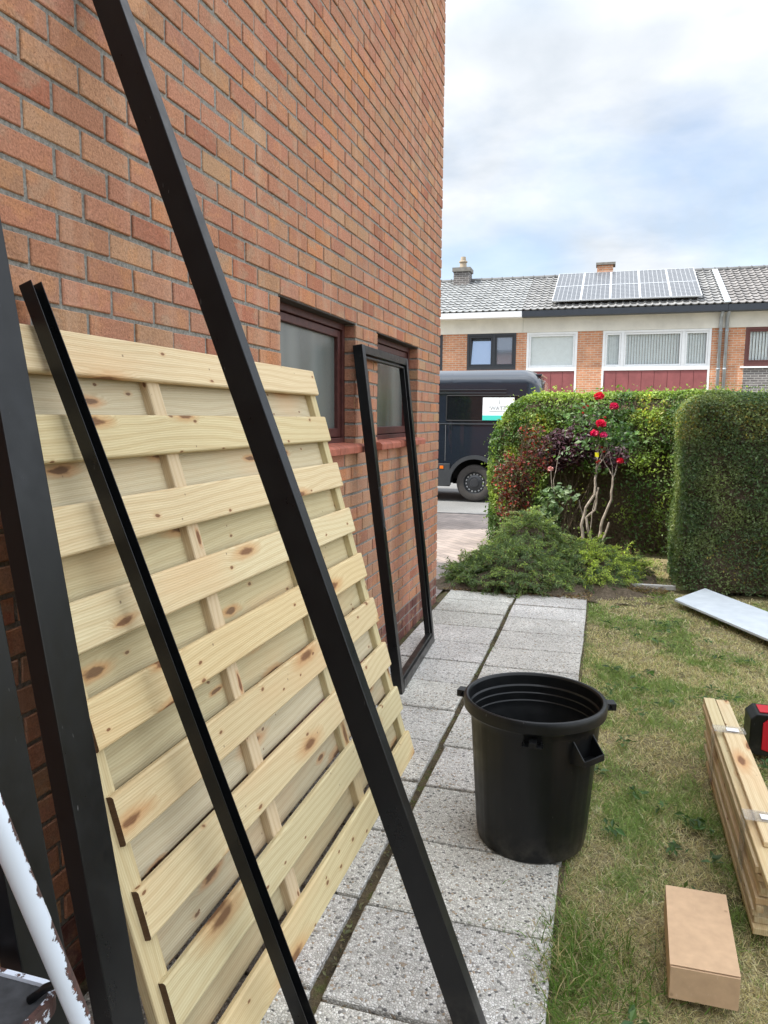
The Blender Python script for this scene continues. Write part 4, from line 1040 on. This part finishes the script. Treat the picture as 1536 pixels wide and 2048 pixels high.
def hedge(name, x0, x1, y0, y1, ztop, r, npm, size, base, label, tipcol, rl=None, gap=None, seed=0., faces='all'):
    """clipped hedge: leaves on a rounded box shell with depth, over a twiggy core"""
    root = empty(name, ((x0+x1)/2, (y0+y1)/2, 0), label, 'hedge')
    rl = rl or r
    P, Nn = [], []
    def add(p, n): P.append(p); Nn.append(n)
    def areas(): return [('f', (x1-x0)*ztop), ('b', (x1-x0)*ztop*.35), ('l', (y1-y0)*ztop), ('r', (y1-y0)*ztop*.6), ('t', (x1-x0)*(y1-y0))]
    for s, A in areas():
        n = int(A*npm); u, v = rng.random(n), rng.random(n)
        if s == 'f': p = np.stack([x0+u*(x1-x0), np.full(n, y0), v*ztop], 1); nn = [0,-1,0]
        elif s == 'b': p = np.stack([x0+u*(x1-x0), np.full(n, y1), v*ztop], 1); nn = [0,1,0]
        elif s == 'l': p = np.stack([np.full(n, x0), y0+u*(y1-y0), v*ztop], 1); nn = [-1,0,0]
        elif s == 'r': p = np.stack([np.full(n, x1), y0+u*(y1-y0), v*ztop], 1); nn = [1,0,0]
        else: p = np.stack([x0+u*(x1-x0), y0+v*(y1-y0), np.full(n, ztop)], 1); nn = [0,0,1]
        P.append(p); Nn.append(np.tile(nn, (n, 1)).astype(float))
    P = np.concatenate(P); Nn = np.concatenate(Nn)
    # round the corners: clamp to inner box then push out by r
    def rounded(P, Nn, shrink=0.):
        rx = np.where(P[:, 0] < (x0+x1)/2, rl, r)
        lo = np.stack([x0+rx, np.full(len(P), y0+r*.7), np.full(len(P), -5.)], 1); hi = np.stack([x1-rx, np.full(len(P), y1-r*.7), ztop-rx], 1)
        Q = np.clip(P, lo, hi); d = P-Q; sc = np.stack([rx, np.full(len(P), r*.7), rx], 1); L = np.linalg.norm(d/sc, axis=1)[:, None]
        dn_ = np.where(L > 1e-6, d/np.maximum(L, 1e-6), 0); nn = dn_/(sc*sc); ln = np.linalg.norm(nn, axis=1)[:, None]; nn = np.where(ln > 1e-6, nn/np.maximum(ln, 1e-9), Nn)
        return Q+dn_, nn
    P, Nn = rounded(P, Nn)
    bump = fnoise(P, 1.6, seed)*.04+fnoise(P, 6, seed+3)*.025
    dep = rng.exponential(.028, len(P))-.012; dep = np.where(rng.random(len(P)) < .045, -rng.random(len(P))**2*.10, dep)
    P = P+Nn*(bump-dep)[:, None]
    keep = np.ones(len(P), bool)
    if gap is not None: keep &= ~gap(P)
    dens = fnoise(P, 5, seed+9); keep &= rng.random(len(P)) < np.clip(.9+dens*1.2, .45, 1)
    low = (P[:, 2] < .30); keep &= ~(low & (rng.random(len(P)) > .35+P[:, 2]*2))
    P, Nn, dep = P[keep], Nn[keep], dep[keep]
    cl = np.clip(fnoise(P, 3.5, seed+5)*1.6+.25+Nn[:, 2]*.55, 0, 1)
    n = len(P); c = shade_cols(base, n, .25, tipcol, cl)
    old = fnoise(P, 1.6, seed+20) > .28; c[old & (rng.random(n) < .22)] *= np.array([1.5,1.0,.6])
    leafmesh('foliage', P, Nn, np.clip(rng.normal(size, size*.25, n), size*.4, size*1.8), c, M_LEAF, root, .55, jitter=.75)
    # twig core
    nu = 60; core = []; F = []; 
    q = MB(); s_ = .10
    bm = bmesh.new(); bmesh.ops.create_cube(bm, size=1); bmesh.ops.subdivide_edges(bm, edges=bm.edges, cuts=22, use_grid_fill=True)
    A = np.array([v.co[:] for v in bm.verts])+.5; A = A*np.array([x1-x0, y1-y0, ztop])+np.array([x0, y0, 0]); A2, N2 = rounded(A, np.zeros((len(A), 3)))
    for v, p, n_ in zip(bm.verts, A2, N2):
        k = .075+noise.noise(Vector(p*6))*.05; v.co = Vector(p)-Vector(n_)*k
        if np.linalg.norm(n_) < .1: v.co = Vector(((p[0]-(x0+x1)/2)*.93+(x0+x1)/2, (p[1]-(y0+y1)/2)*.8+(y0+y1)/2, p[2]-.05))
        if gap is not None and gap(np.array([v.co[:]]))[0]: v.co.y = max(v.co.y, y0+.28)
    for v in bm.verts: v.co -= root.location
    me = bpy.data.meshes.new('twigs'); bm.to_mesh(me); bm.free(); me.materials.append(M_TWIG); o = bpy.data.objects.new('twigs', me); COL.objects.link(o); o.parent = root
    q = MB()
    for k in range(int((x1-x0)*16)):
        x = x0+.08+random.random()*(x1-x0-.16); y = y0+.06+random.random()*.3; z = -.03; pts = [(x, y, z)]
        for s2 in range(5): x += random.gauss(0, .03); y += random.gauss(0, .02); z += .14+random.random()*.06; pts.append((x, y, z))
        q.tube(pts, [.012,.010,.008,.006,.005,.003], 5)
    q.build('stems', M_TWIG, root)
    return root
def gap1(P):    # dark hollow behind the rose
    x, z = P[:, 0], P[:, 2]; h = 1.02+.10*np.sin(x*5)+.25*np.clip(x-.2, 0, 1)
    return (x > -.62) & (x < .75) & (z < np.where(x < .15, 1.02+.08*np.sin(x*9), 1.12+.1*np.sin(x*11))) & (P[:, 1] < 9.3) & (rng.random(len(P)) < ((.93-.33*np.clip((x-.1)*4, 0, 1)) if len(P) > 1 else 1.1))
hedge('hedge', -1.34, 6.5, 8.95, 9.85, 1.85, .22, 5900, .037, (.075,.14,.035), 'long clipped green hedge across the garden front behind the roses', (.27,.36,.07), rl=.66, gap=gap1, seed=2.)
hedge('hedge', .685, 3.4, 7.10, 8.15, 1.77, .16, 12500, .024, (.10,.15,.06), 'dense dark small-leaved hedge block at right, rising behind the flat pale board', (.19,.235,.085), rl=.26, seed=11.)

# ------------------------------------------------------------------ juniper / low shrub
def heap(x, y):    # height of the low shrub over the ground
    a = .66*math.exp(-(((x+.70)/.42)**2+((y-7.75)/.55)**2)); b_ = .42*math.exp(-(((x+.80)/.50)**2+((y-6.95)/.42)**2)); c = .40*math.exp(-(((x+.10)/.38)**2+((y-7.5)/.50)**2)); d = .20*math.exp(-(((x-.25)/.22)**2+((y-7.75)/.35)**2))
    return max(a, b_, c, d)+.15*min(a, b_)
ju = empty('juniper_shrub', (-.6, 7.2, 0), 'low spreading dark green juniper shrub sprawling at the end of the slab path', 'shrub')
SP = []; LP = []; LN = []; LS = []; LC = []; LD = []
q = MB(); cnt = 0
while cnt < 1150:
    x, y = random.uniform(-1.45, .42), random.uniform(6.45, 8.3); h = heap(x, y)
    if h < .10: continue
    cnt += 1
    z = h*random.uniform(.25, 1.0)**.6
    gx, gy = heap(x+.05, y)-heap(x-.05, y), heap(x, y+.05)-heap(x, y-.05)
    d = np.array([-gx*6+random.gauss(0,.35), -gy*6+random.gauss(0,.35)-.25, random.uniform(.0,.75)]); d /= np.linalg.norm(d)
    L = random.uniform(.16, .38); p = np.array([x, y, z])-d*L*.5; pts = []; ns = 9
    for s_ in range(ns):
        pts.append(p.copy()); p = p+d*L/ns; d = d+np.array([0,0,-.10+random.gauss(0,.04)]); d /= np.linalg.norm(d)
    if cnt % 3 == 0: q.tube(pts, [.004*(1-k/ns)+.001 for k in range(ns)], 4)
    tone = random.random(); right = x > -.15
    for k, c0 in enumerate(pts):
        w = .055*(1-.6*k/ns)
        for e in range(9):
            sd = np.cross(d, [0,0,1.]); sd /= np.linalg.norm(sd)+1e-9; off = sd*random.uniform(-1,1)*w+np.array([0,0,random.gauss(0,.008)])
            LP.append(c0+off+d*random.uniform(-.02,.02)); LN.append([0,-.3,1.]); LS.append(random.uniform(.022,.045)); LD.append(d*1.0+off/w*.7)
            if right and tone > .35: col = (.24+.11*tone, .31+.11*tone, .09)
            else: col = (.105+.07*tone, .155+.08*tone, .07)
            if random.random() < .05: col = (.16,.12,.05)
            if z > .8*h and random.random() < .35: col = (col[0]*1.8, col[1]*1.7, col[2]*1.3)  # sunlit crown painted in: some top sprays get a brighter leaf colour
            LC.append(col)
LP = np.array(LP); 
keepz = LP[:, 2] > .0
leafmesh('foliage', LP, np.array(LN), np.array(LS), np.array(LC)*np.clip(rng.normal(1,.2,(len(LP),1)),.5,1.6), M_LEAF, ju, .26, jitter=.5, dirv=np.array(LD))
q.build('branches', M_TWIG, ju)
q = MB(); gxn, gyn = 44, 40; X = np.linspace(-1.55,.55,gxn); Y = np.linspace(6.5,8.5,gyn)
for y in Y:
    for x in X: q.v.append((x, y, heap(x, y)*.72-.04+noise.noise(Vector((x*7,y*7,0)))*.05))
for j in range(gyn-1):
    for i in range(gxn-1): q.face([j*gxn+i, j*gxn+i+1, (j+1)*gxn+i+1, (j+1)*gxn+i])
q.build('litter', M_TWIG, ju, smooth=True)
# ------------------------------------------------------------------ purple-leaved and red-leaved shrubs, rose
def cloud(name, label, blobs, n, size, cols, asp=.6, stems=None, up=.4):
    r = empty(name, (blobs[0][0], blobs[0][1], 0), label, 'shrub')
    P = []; tot_ = sum(b_[3]*b_[4]*b_[5] for b_ in blobs)
    for (x, y, z, a, c, d) in blobs:
        k = int(n*a*c*d/tot_); u = rng.normal(0, 1, (k, 3)); u /= np.linalg.norm(u, axis=1)[:, None]; rr = rng.random((k, 1))**.45
        P.append(np.array([x,y,z])+u*rr*np.array([a,c,d]))
    P = np.concatenate(P); dn = fnoise(P, 9, 4.)
    P = P[rng.random(len(P)) < np.clip(.7+dn*1.8, .1, 1)]
    m_ = len(P); cs = np.array(cols)[rng.integers(0, len(cols), m_)]*np.clip(rng.normal(1,.25,(m_,1)),.4,1.8)
    leafmesh('foliage', P, np.tile([0,-.5,.7], (m_,1)), np.clip(rng.normal(size, size*.25, m_), size*.4, size*2), cs, M_LEAF, r, asp)
    q = MB()
    for _ in range(stems or 10):
        b_ = random.choice(blobs); e = np.array([b_[0]+random.uniform(-.8,.8)*b_[3], b_[1]+random.uniform(-.6,.6)*b_[4], b_[2]+random.uniform(-.2,.95)*b_[5]]); s0 = np.array([blobs[0][0]+random.gauss(0,.08), blobs[0][1]+random.gauss(0,.06), .0])
        pts = [s0+(e-s0)*t+np.array([random.gauss(0,.02), random.gauss(0,.02), .12*math.sin(t*3.14)]) for t in np.linspace(0,1,7)]
        q.tube(pts, [.006,.006,.005,.004,.003,.003,.002], 5)
    q.build('stems', M_TWIG, r)
    return r
cloud('purple_shrub', 'dark purple-leaved shrub in the hedge behind the rose stems', [(-.38,8.70,1.22,.34,.18,.24),(.02,8.68,1.14,.26,.16,.16),(-.22,8.75,1.42,.20,.15,.20),(-.55,8.72,1.08,.22,.15,.16)], 5600, .050, [(.055,.018,.03),(.085,.03,.045),(.04,.015,.02),(.15,.10,.12)], stems=16)
cloud('red_leaved_shrub', 'shrub with red and bronze young leaves at the left end of the long hedge', [(-.98,8.55,.86,.26,.20,.34),(-.95,8.55,.55,.24,.2,.24),(-.74,8.55,1.12,.22,.18,.24),(-.78,8.5,1.38,.16,.12,.14)], 3600, .044, [(.20,.028,.022),(.13,.025,.02),(.09,.05,.025),(.30,.05,.03),(.11,.10,.04),(.07,.035,.03),(.10,.13,.05)], stems=34)
cloud('pale_leaved_plant', 'small plant with pale grey-green leaves between the juniper and rose stems', [(-.45,8.1,.72,.22,.14,.15),(-.52,8.1,.52,.14,.12,.18)], 420, .062, [(.13,.20,.10),(.20,.27,.15),(.10,.16,.07)], asp=.7, stems=12)
rose = empty('rose_bush', (.0, 7.95, 0), 'tall old rose bush with bare woody stems and a few crimson blooms', 'rose bush')
q = MB()
def stem(pts, r0, r1, n=7):
    P = [np.array(p, float) for p in pts]; out = []
    for i in range(len(P)-1):
        for t in np.linspace(0, 1, 4)[:-1]: out.append(P[i]*(1-t)+P[i+1]*t+np.array([random.gauss(0,.004)]*3))
    out.append(P[-1]); rs = [.8*(r0+(r1-r0)*k/(len(out)-1)) for k in range(len(out))]; q.tube(out, rs, n)
def im(u, v, y):    # image position of the photo's stem at depth y (world point built there)
    d = R_ @ np.array([u-cx_, v-cy_, f_]); t = y/d[1]; return tuple(d*t+np.array([0,0,H]))
Yr = 7.95
stem([im(1168,1100,Yr), im(1163,1050,Yr), im(1172,1015,Yr), im(1188,990,Yr), im(1194,940,Yr+.03)], .022, .014)
stem([im(1185,1100,Yr+.05), im(1172,1035,Yr+.05), im(1190,1020,Yr+.05), im(1197,975,Yr+.05)], .018, .011)
stem([im(1198,1075,Yr-.05), im(1205,1040,Yr-.05), im(1222,1000,Yr-.05), im(1226,955,Yr-.05)], .020, .013)
stem([im(1206,1080,Yr), im(1218,1045,Yr)], .014, .012); stem([im(1166,1040,Yr+.1), im(1158,1000,Yr+.1)], .010, .008)
stem([im(1226,955,Yr-.05), im(1210,930,Yr), im(1202,900,Yr)], .008, .004); stem([im(1228,953,Yr-.05), im(1236,925,Yr), im(1240,905,Yr)], .008, .004); stem([im(1226,955,Yr-.05), im(1222,920,Yr-.05), im(1212,880,Yr)], .006, .003)
stem([im(1194,940,Yr), im(1196,890,Yr), im(1197,840,Yr), im(1198,800,Yr)], .010, .004); stem([im(1194,940,Yr), im(1205,900,Yr), im(1222,850,Yr), im(1229,822,Yr)], .008, .003); stem([im(1194,935,Yr), im(1212,910,Yr), im(1226,885,Yr)], .006, .003)
stem([im(1180,1090,Yr), im(1182,1040,Yr-.04), im(1190,1000,Yr)], .007, .004)
stem([im(1100,1050,8.1), im(1104,990,8.1), im(1102,940,8.1)], .007, .004); stem([im(1110,1050,8.1), im(1108,960,8.1), im(1120,900,8.1)], .006, .003)
q.build('stems', M_STEM, rose)
M_PETAL = mat('rose petals', spec=.3, build=m_leaf(.5, .3))
def bloom(u, v, y, r, col):
    c = np.array(im(u, v, y)); n = 34; k = np.arange(n); el = np.linspace(.1, 1.9, n); az = k*2.4
    d = np.stack([np.cos(az)*np.sin(el), np.sin(az)*np.sin(el), np.cos(el)*.7], 1)
    leafmesh('bloom', c+d*r*.62, d, np.full(n, r*1.15), shade_cols(col, n, .22), M_PETAL, rose, .95, fold=.5, jitter=.25)
bloom(1198,793,7.9,.055,(.62,.015,.05)); bloom(1228,813,7.9,.050,(.50,.015,.09)); bloom(1202,848,7.85,.058,(.62,.012,.07)); bloom(1189,867,7.85,.050,(.62,.012,.10)); bloom(1207,870,7.85,.042,(.58,.03,.16)); bloom(1240,922,7.9,.042,(.60,.01,.04)); bloom(1101,938,8.05,.035,(.62,.30,.34))
for (u, v) in ((1168,815),(1175,812),(1166,826),(1210,835),(1204,895),(1208,903),(1194,925),(1198,922)): bloom(u, v, 7.9, .016, (.40,.045,.03))
P = []
for (u, v, s_, n) in ((1185,840,.11,130),(1225,860,.13,150),(1195,885,.10,90),(1250,880,.09,50),(1150,840,.09,40),(1160,865,.06,25),(1180,815,.08,40),(1235,895,.08,40),(1130,900,.08,20),(1195,940,.05,16)):
    P.append(np.array(im(u, v, 7.95))+rng.normal(0, 1, (n,3))*np.array([s_,.06,s_*.6]))
P = np.concatenate(P); leafmesh('foliage', P, np.tile([0,-.4,.8],(len(P),1)), np.clip(rng.normal(.055,.014,len(P)),.02,.09), shade_cols((.09,.16,.05), len(P), .3), M_LEAF, rose, .62)
q = MB(); a = im(1190,905,7.85); q.box(a[0], a[0]+.040, a[1], a[1]+.002, a[2]-.045, a[2]); q.build('plant_tag', flat('yellow tag', (.75,.68,.02), rough=.5), rose)

# ------------------------------------------------------------------ lawn
def blades(name, P, h, w, col, lean, kind=None):
    n = len(P); az = rng.random(n)*2*np.pi; la = rng.random(n)*2*np.pi; le = np.clip(rng.normal(lean, .35, n), 0, 1.45)
    wd = np.stack([np.cos(az), np.sin(az), np.zeros(n)], 1)*w[:, None]; L = np.stack([np.cos(la)*np.sin(le), np.sin(la)*np.sin(le), np.cos(le)], 1)*h[:, None]
    le2 = np.clip(le+.5, 0, 1.62); L2 = np.stack([np.cos(la)*np.sin(le2), np.sin(la)*np.sin(le2), np.cos(le2)], 1)*h[:, None]
    V = np.empty((n, 5, 3)); V[:, 0] = P-wd*.5; V[:, 1] = P+wd*.5; V[:, 2] = P+L*.5+wd*.4; V[:, 3] = P+L*.5-wd*.4; V[:, 4] = P+L*.5+L2*.5
    b0 = np.arange(n)[:, None]*5; F = np.concatenate([b0+[0,1,2,3], b0+[3,2,4]], 1).ravel(); tot = np.tile([4,3], n); st_ = np.concatenate([[0], np.cumsum(tot)[:-1]])
    return rawmesh(name, V.reshape(-1,3), F, st_, tot, M_GRASS, None, np.repeat(col, 2, axis=0))
GP = []
for (x0, x1, y0, y1, d) in ((-.085,.95,1.3,3.2,36000),(-.085,1.4,3.2,5.2,19000),(-.085,1.9,5.2,7.05,8000),(.95,2.0,1.3,5.2,3000),(1.9,3.2,3.2,7.05,900),(-.05,.66,7.05,8.9,5000)):
    n = int((x1-x0)*(y1-y0)*d); p = np.zeros((n,3)); p[:, 0] = x0+rng.random(n)*(x1-x0); p[:, 1] = y0+rng.random(n)*(y1-y0); GP.append(p)
GP = np.concatenate(GP)
# coarse noise lookup grid
gx = np.arange(-.3, 3.4, .04); gy = np.arange(1.2, 9.1, .04)
def grid(sc, seed): return np.array([[noise.noise(Vector((x*sc+seed, y*sc, seed))) for x in gx] for y in gy])
def look(Gd, P): return Gd[np.clip(((P[:, 1]-1.2)/.04).astype(int), 0, len(gy)-1), np.clip(((P[:, 0]+.3)/.04).astype(int), 0, len(gx)-1)]
g1, g2, g3 = grid(1.4, 3.), grid(4.5, 8.), grid(11., 5.)
gr = look(g1, GP)*1.1+look(g2, GP)*.9+look(g3, GP)*.5
isg = rng.random(len(GP)) < np.clip(.35+gr*1.2, .07, .93)
bare = look(g3, GP)+look(g2, GP); keep = ~((bare < -.55) & (rng.random(len(GP)) < .6))
u_ = rng.random(len(GP)); straw = np.where(u_[:, None] < .6, np.array([[.58,.50,.29]]), np.array([[.42,.34,.18]])); straw = np.where(u_[:, None] > .92, np.array([[.68,.62,.44]]), straw)
green = np.where(rng.random((len(GP),1)) < .5, np.array([[.17,.25,.065]]), np.array([[.27,.34,.11]]))
gc = np.where(isg[:, None], green, straw)*np.clip(rng.normal(1,.2,(len(GP),1)),.5,1.6)
hh = np.where(isg, rng.normal(.036,.010,len(GP)), rng.normal(.032,.010,len(GP))); hh = np.clip(hh*(1+.5*np.clip(gr, -.5, .6)), .012, .09)
far = np.clip(GP[:, 1]/3, .8, 2.0)
o = blades('lawn_grass', GP[keep], hh[keep], (rng.uniform(.0016,.0034,len(GP))*far)[keep], gc[keep], 1.0); o.data.vertices.foreach_set; o.location.z = -.034; tag(o, 'patchy green and straw coloured mown grass', 'grass', kind='stuff')
# taller tufts along the slab edge (stuff too)
TP = []
for (cx, cy, sx, sy_, n) in ((-.03,2.05,.07,.10,520),(.06,2.02,.10,.12,520),(-.06,1.88,.03,.10,160),(-.06,2.35,.02,.14,90),(-.245,2.11,.05,.012,60),(-.67,4.86,.012,.06,50),(-.07,3.0,.015,.9,260),(-.07,4.6,.015,.8,160)):
    p = np.zeros((n,3)); p[:, 0] = rng.normal(cx, sx, n); p[:, 1] = rng.normal(cy, sy_, n); TP.append(p)
TP = np.concatenate(TP); tall = np.where(np.arange(len(TP)) < 1200, rng.uniform(.04,.115,len(TP)), rng.uniform(.015,.05,len(TP)))
tcol = np.where(rng.random((len(TP),1)) < .72, np.array([[.12,.20,.04]]), np.array([[.38,.32,.17]]))*np.clip(rng.normal(1,.2,(len(TP),1)),.5,1.5)
o = blades('long_grass', TP, tall, rng.uniform(.002,.0045,len(TP)), tcol, .75); o.location.z = -.02; tag(o, 'longer green grass tufts along the slab path edge and joints', 'grass', kind='stuff')
# broad-leaved weeds in the lawn
WP = []; WD = []
for _ in range(150):
    cx, cy = random.uniform(-.02, 1.3), random.uniform(1.75, 6.6)
    if noise.noise(Vector((cx*1.4+3, cy*1.4, 3.))) < -.02: continue
    for k in range(random.randint(7, 16)):
        a = random.random()*6.28; r = random.uniform(.008,.05); WP.append((cx+math.cos(a)*r, cy+math.sin(a)*r, -.002+random.random()*.016)); WD.append((math.cos(a), math.sin(a), .2))
WP, WD = np.array(WP), np.array(WD)
o = leafmesh('lawn_weeds', WP, np.tile([0,0,1.],(len(WP),1)), np.clip(rng.normal(.034,.010,len(WP)),.012,.06), shade_cols((.07,.13,.035), len(WP), .25), M_LEAF, None, .42, jitter=.35, dirv=WD); tag(o, 'small broad-leaved weeds growing in the lawn', 'weeds', kind='stuff')
# dry leaf litter and moss between shrub and path
LPx = np.zeros((2600,3)); LPx[:, 0] = rng.uniform(-1.35,.6,2600); LPx[:, 1] = np.abs(rng.normal(0,.16,2600))+6.47+np.where(LPx[:, 0] > -.05, .5, 0); LPx[:, 2] = rng.uniform(-.03,.015,2600)
sj = np.zeros((900,3)); sj[:, 1] = rng.uniform(1.2,6.4,900); sj[:, 0] = -.685+rng.normal(0,.009,900); sj[:, 2] = rng.uniform(-.016,.002,900)
sj = sj[(rng.random(900) < .35+.65*(np.sin(sj[:, 1]*3.1)+np.sin(sj[:, 1]*7.7) > .2))]
o = leafmesh('joint_moss', sj, np.tile([0,0,1.],(len(sj),1)), np.clip(rng.normal(.014,.005,len(sj)),.005,.03), shade_cols((.13,.12,.06), len(sj), .35), M_LEAF, None, .5, jitter=.6); tag(o, 'moss and dry crumbs filling the long joint between the slabs', 'moss', kind='stuff')
o = leafmesh('leaf_litter', LPx, np.tile([0,0,1.],(2600,1)), np.clip(rng.normal(.03,.01,2600),.01,.06), shade_cols((.22,.15,.08), 2600, .35), M_LEAF, None, .35, jitter=.5); tag(o, 'dry brown litter under the juniper at the path end', 'leaf litter', kind='stuff')

# ------------------------------------------------------------------ invented hedge, out of view behind the house corner, added to shade the pavers
hedge('hedge', -4.2, -3.05, 9.75, 11.4, 2.4, .2, 900, .06, (.045,.085,.018), 'added unseen hedge that casts a shadow onto the driveway', (.16,.22,.035), seed=31.)

hedge('hedge', -1.6, 6.0, -5.6, -4.6, 2.9, .2, 350, .07, (.045,.085,.018), 'added unseen hedge behind the camera that blocks light from the back', (.16,.22,.035), seed=41.)  # added out of view to darken reflections and faces turned to the camera
